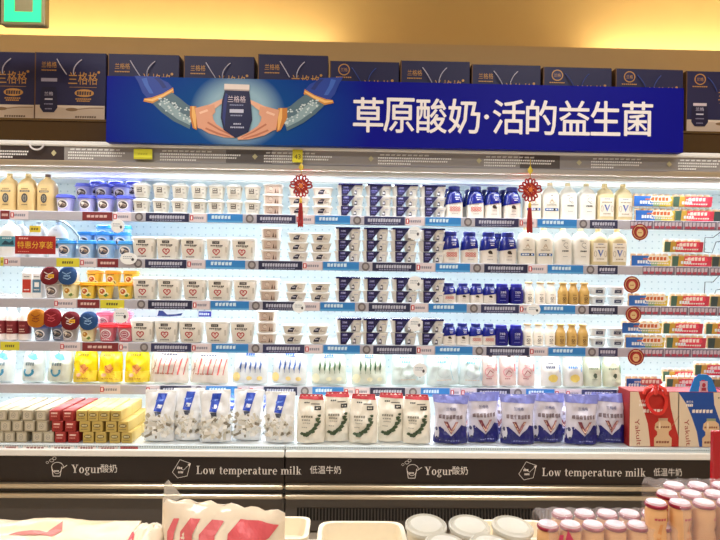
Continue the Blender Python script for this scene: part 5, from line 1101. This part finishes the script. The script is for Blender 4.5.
def bigpack():
    # tall soft pack: a pillow standing on its long edge, top seam falling to the right
    art = []
    def fl(x, w_, h_, k=0): return poly([(x - w_/2, .05), (x - w_*.62, .09 + h_*.4), (x - w_*.1, .09 + h_), (x + w_*.45, .095 + h_*.9), (x + w_*.1, .09 + h_*.4), (x + w_*.15, .05)], '#d8666a')
    art += fl(-.13, .028, .045) + fl(-.08, .05, .05) + fl(-.02, .06, .05) + fl(.04, .04, .02)
    art += poly([(.02, .07), (.02, .115), (.05, .145), (.1, .147), (.155, .14), (.13, .11), (.08, .08)], '#d85a60') + poly([(-.16, .05), (-.15, .07), (-.135, .06), (-.14, .03)], '#e27a7a')
    n = bag('wrapped_food_pack', .34, .17, .12, '#e9d8c0', art, 7.3, wr=.012, narrow=.0)
    me = n.mesh
    for v in me.vertices: v.co.z *= 1 - .16*max(0, (v.co.x + .17)/.34)**1.6 
    for c in n.ch:
        for v in c.mesh.vertices: v.co.z *= 1 - .16*max(0, (v.co.x + .17)/.34)**1.6
    m = MB(); q = [(-.168, 0, .15), (-.166, -.004, .205), (-.155, -.006, .214), (-.115, 0, .175)]
    m.add(q + [(x, y+.002, z) for x, y, z in q], [(3, 2, 1, 0), (4, 5, 6, 7), (0, 1, 5, 4), (1, 2, 6, 5), (2, 3, 7, 6)], '#d8d4cc')
    n.part('clear_ear', m.mesh('clear_ear', 'clear', 0), label='clear plastic corner sticking up'); return n
p = fpt(222, 500, FY + .0); put(bigpack(), (p.x, FY + .02, TT + .0), 0, 'tall shiny cream pack with red flames, standing highest at left', 'food pack', scale=(1, 1, (ZZ(506, FY, 222) - TT)/.165), rx=-.05)
flame2 = poly([(-.9, -.7), (-.7, .2), (-.4, -.1), (-.1, -.7)], RD)
p = fpt(146, 519, FY); put(wrapped('wrapped_food_pack', .085, .2, .14, '#efe2cc', flame2, 8.1, bulge=.03), (p.x, FY - .03, TT), 0, 'small crumpled film pack between the two larger cream packs', 'food pack')
# cream plastic bins
def bin_(w_, d_, h_):
    m = MB(); c = '#efe2c8'; t = .012
    for r0, r1 in (((0, .94), (1, 1)),):
        pass
    R0 = [(0, w_/2*.93, d_/2*.93, 7), (h_-.012, w_/2*.98, d_/2*.98, 7), (h_-.012, w_/2, d_/2, 7), (h_, w_/2, d_/2, 7), (h_, w_/2-t, d_/2-t, 7), (h_*.35, w_/2*.9-t, d_/2*.9-t, 7)]
    m.loft(R0, c, 40); n = N('storage_bin', m.mesh('storage_bin', 'plastic', 30))
    n.part('rim_handle', MB().box(-.03, .03, -d_/2 - .012, -d_/2 + .002, h_-.02, h_-.004, '#f4ead6', .003).mesh('rim_handle', 'plastic', 0)); return n
hb1 = ZZ(514, FY + .05) - TT
put(bin_(.22, .16, ZZ(517, FY+.24, 290) - TT), (XX(276, 516, FY + .24), FY + .165, TT), 0, 'cream plastic bin left of the wider bin', 'bin')
p = fpt(362, 522, FY); put(bin_(.245, .26, ZZ(521, FY+.1, 362) - TT), (p.x, FY - .03, TT), 0, 'wider cream plastic bin beside the clear lidded tubs', 'bin')
p = fpt(500, 520, FY + .2); put(bin_(.28, .14, ZZ(519, FY+.24, 520) - TT), (p.x, FY + .165, TT), 0, 'cream bin partly hidden behind the clear lidded tubs', 'bin')
# clear lidded tubs
def cleartub(food):
    H = .13; Rt = [(0, .045, .045, 2), (.004, .05, .05, 2), (H, .058, .058, 2)]
    n = N('food_tub', MB().loft(Rt, '#e8e2d2', 28, (1, 0)).mesh('food_tub', 'haze', 40))
    n.part('contents', MB().loft([(.006, .044, .044, 2), (H-.03, .052, .052, 2), (H-.018, .04, .04, 2), (H-.015, .01, .01, 2)], food, 24).mesh('contents', 'plastic', 50), label='pale food inside')
    n.part('lid', MB().loft([(H-.002, .061, .061, 2), (H, .063, .063, 2), (H+.007, .063, .063, 2), (H+.010, .058, .058, 2), (H+.004, .052, .052, 2), (H+.010, .046, .046, 2), (H+.012, .03, .03, 2)], '#dedcd2', 32).mesh('lid', 'haze', 35), label='translucent round lid'); return n
ct = [cleartub('#e2cfa6'), cleartub('#ddc4b0')]
for i, (px, py, Y) in enumerate(((425, 520, FY), (466, 521, FY), (507, 522, FY), (440, 541, FY - .13), (484, 542, FY - .13))):
    zt = ZZ(py, Y, px); put(ct[i % 2], (XX(px, py, Y), Y, TT), .3*i, 'round food tub with translucent lid, ' + ('left of the back three', 'middle of the back three', 'right of the back three', 'front left one', 'front right one')[i], 'tub', 'round tubs with translucent lids on the display table', (.9, .9, (zt - TT)/.14), rx=math.radians(7))
# bottles in shrink wrap (right)
def creamb():
    H = .13; R = [(0, .024, .024, 2), (.004, .028, .028, 2), (.05, .028, .028, 2), (.062, .0245, .0245, 2), (.078, .0275, .0275, 2), (.108, .0275, .0275, 2), (.122, .021, .021, 2), (.126, .021, .021, 2)]
    n = body('drink_bottle', R, '#e2ad78', 'gloss', 18)
    n.part('foil_cap', p_mesh('foil_cap', [(.117, .0265, .0265, 2), (.120, .0285, .0285, 2), (.124, .028, .028, 2), (.129, .022, .022, 2), (.130, .01, .01, 2)], '#8e1a34', 'foil', 18), label='red edged foil cap')
    n.part('cap_top', p_mesh('cap_top', [(.1245, .0262, .0262, 2), (.131, .0235, .0235, 2), (.1335, .01, .01, 2)], '#e0c4cc', 'foil', 18), label='pale crinkled top of the cap')
    n.part('label', printed(poly([(-.012, .03), (-.002, .08), (.006, .08), (-.002, .03)], '#d89050') + bars(0, .092, .03, .006, '#c04a50', 4), wrap(R), .01, .02)); return n
cb_ = creamb()
zc1 = ZZ(511, FY, 600); zc2 = ZZ(488, FY, 690); zc3 = ZZ(506, FY - .06, 690)
DB = [(555, 0), (577, 0), (598, 0), (619, 0), (641, 0)]
kk = 0
for r, (dy, n0, lift) in enumerate(((0, 5, 0), (-.075, 6, 0))):
    for i in range(n0):
        px = 562 + i*22.5 - r*14; Y = FY + dy; x = XX(px, 520, Y)
        put(cb_, (x, Y, zc1 - .133 - .0), .4*i, f'cream drink bottle with red foil cap, lower pack, {("back", "front")[r]} row, {nth(i, n0)}', 'bottle', 'shrink wrapped cream drink bottles at lower right', 1)
for r, (dy, n0) in enumerate(((.0, 3), (-.065, 3), (-.13, 4))):
    for i in range(n0):
        px = (674 + i*24 - r*7) + (2 if r == 2 else 0) - (6 if r == 2 else 0); Y = FY + .04 + dy; x = XX(px, 500, Y)
        put(cb_, (x, Y, zc2 - .133), .5*i, f'cream drink bottle with red foil cap, raised pack, {("back", "middle", "front")[r]} row, {nth(i, n0)}', 'bottle', 'shrink wrapped cream drink bottles at lower right', 1)
x0, x1 = XX(548, 520, FY), XX(655, 520, FY); zb_ = zc1 - .133
put(N('crate', MB().box(x0 - .03, x1 + .0, FY - .12, FY + .04, TT, zb_ - .0005, '#d9c8a8', .004).mesh('crate', 'plastic', 0)), label='low cream block under the lower pack of drink bottles', cat='crate')
x2, x3 = XX(660, 520, FY), XX(740, 520, FY)
put(N('crate', MB().box(x2, x3, FY - .14, FY + .08, TT, zc2 - .1335, '#d9c8a8', .004).mesh('crate', 'plastic', 0)), label='taller cream block under the raised pack of drink bottles', cat='crate')
def film(x0, x1, y0, y1, z0, z1, lb, art=None, seed=1):
    m = MB(); nx = 26; vs = []; fs = []
    prof_ = [(y0, z0), (y0, z0 + (z1-z0)*.5), (y0 + .005, z1-.01), (y0 + .03, z1), (y1 - .03, z1), (y1, z1-.012), (y1, z0)]
    for i in range(nx+1):
        u = i/nx
        for k, (y, z) in enumerate(prof_):
            d = .004*noise.noise(Vector((u*14, k*.8, seed))); e = .0 if 0 < i < nx else 1
            vs.append((x0 + (x1-x0)*u, y + d, z + (d + .003*math.sin(u*(x1-x0)/.045*PI*2)) - .012*e))
    q = len(prof_)
    for i in range(nx):
        for k in range(q-1): a = i*q + k; fs.append((a, a+q, a+q+1, a+1))
    m.add(vs, fs, '#f2e8e8'); n = N('shrink_film', m.mesh('shrink_film', M['film2'], 60))
    if art: n.part('film_print', printed(art, lambda u, v, d: (x0 + (x1-x0)*u, y0 - .006 - d, z0 + (z1-z0)*v), name='film_print'))
    put(n, label=lb, cat='film')
M['film2'] = finish('shrink_film', .12, alpha=.16, bump=.4, bscale=40)
PK = '#c83058'
film(x0 - .035, x1 + .012, FY - .115, FY + .035, zb_ + .01, zc1 + .006, 'clear shrink film with pink stripes over the lower drink pack', [[(PK, [(0, 0), (.05, 0), (.10, .85), (.07, .85)]), (PK, [(.08, .35), (.12, .2), (.2, .62), (.13, .95)]), ('#e87a60', [(.13, 0), (.16, 0), (.24, .5), (.2, .55)])]], 2)
film(x2 - .01, x3, FY - .135, FY + .085, zc2 - .12, zc2 + .006, 'clear shrink film with a crimson band over the raised drink pack', [[(PK, [(.02, -.1), (1, -.1), (1, .22), (.03, .16)])]], 5)
# red post at the right edge
p0, p1 = P(717, 500, -.9), P(717, 437, -.9)
rp = N('sign_post', MB().box(-.012, .06, 0, .02, 0, p1.z + .02, '#b01e28', .003).mesh('sign_post', 'gloss', 0)); rp.part('foot', MB().box(-.05, .12, -.06, .08, 0, .02, '#7a1a20', .004).mesh('foot', 'metal', 0))
put(rp, (p0.x - .004, -.9, 0), 0, 'narrow red upright board at the right edge of the photo', 'sign')
# remove the kinds' unused text scraps
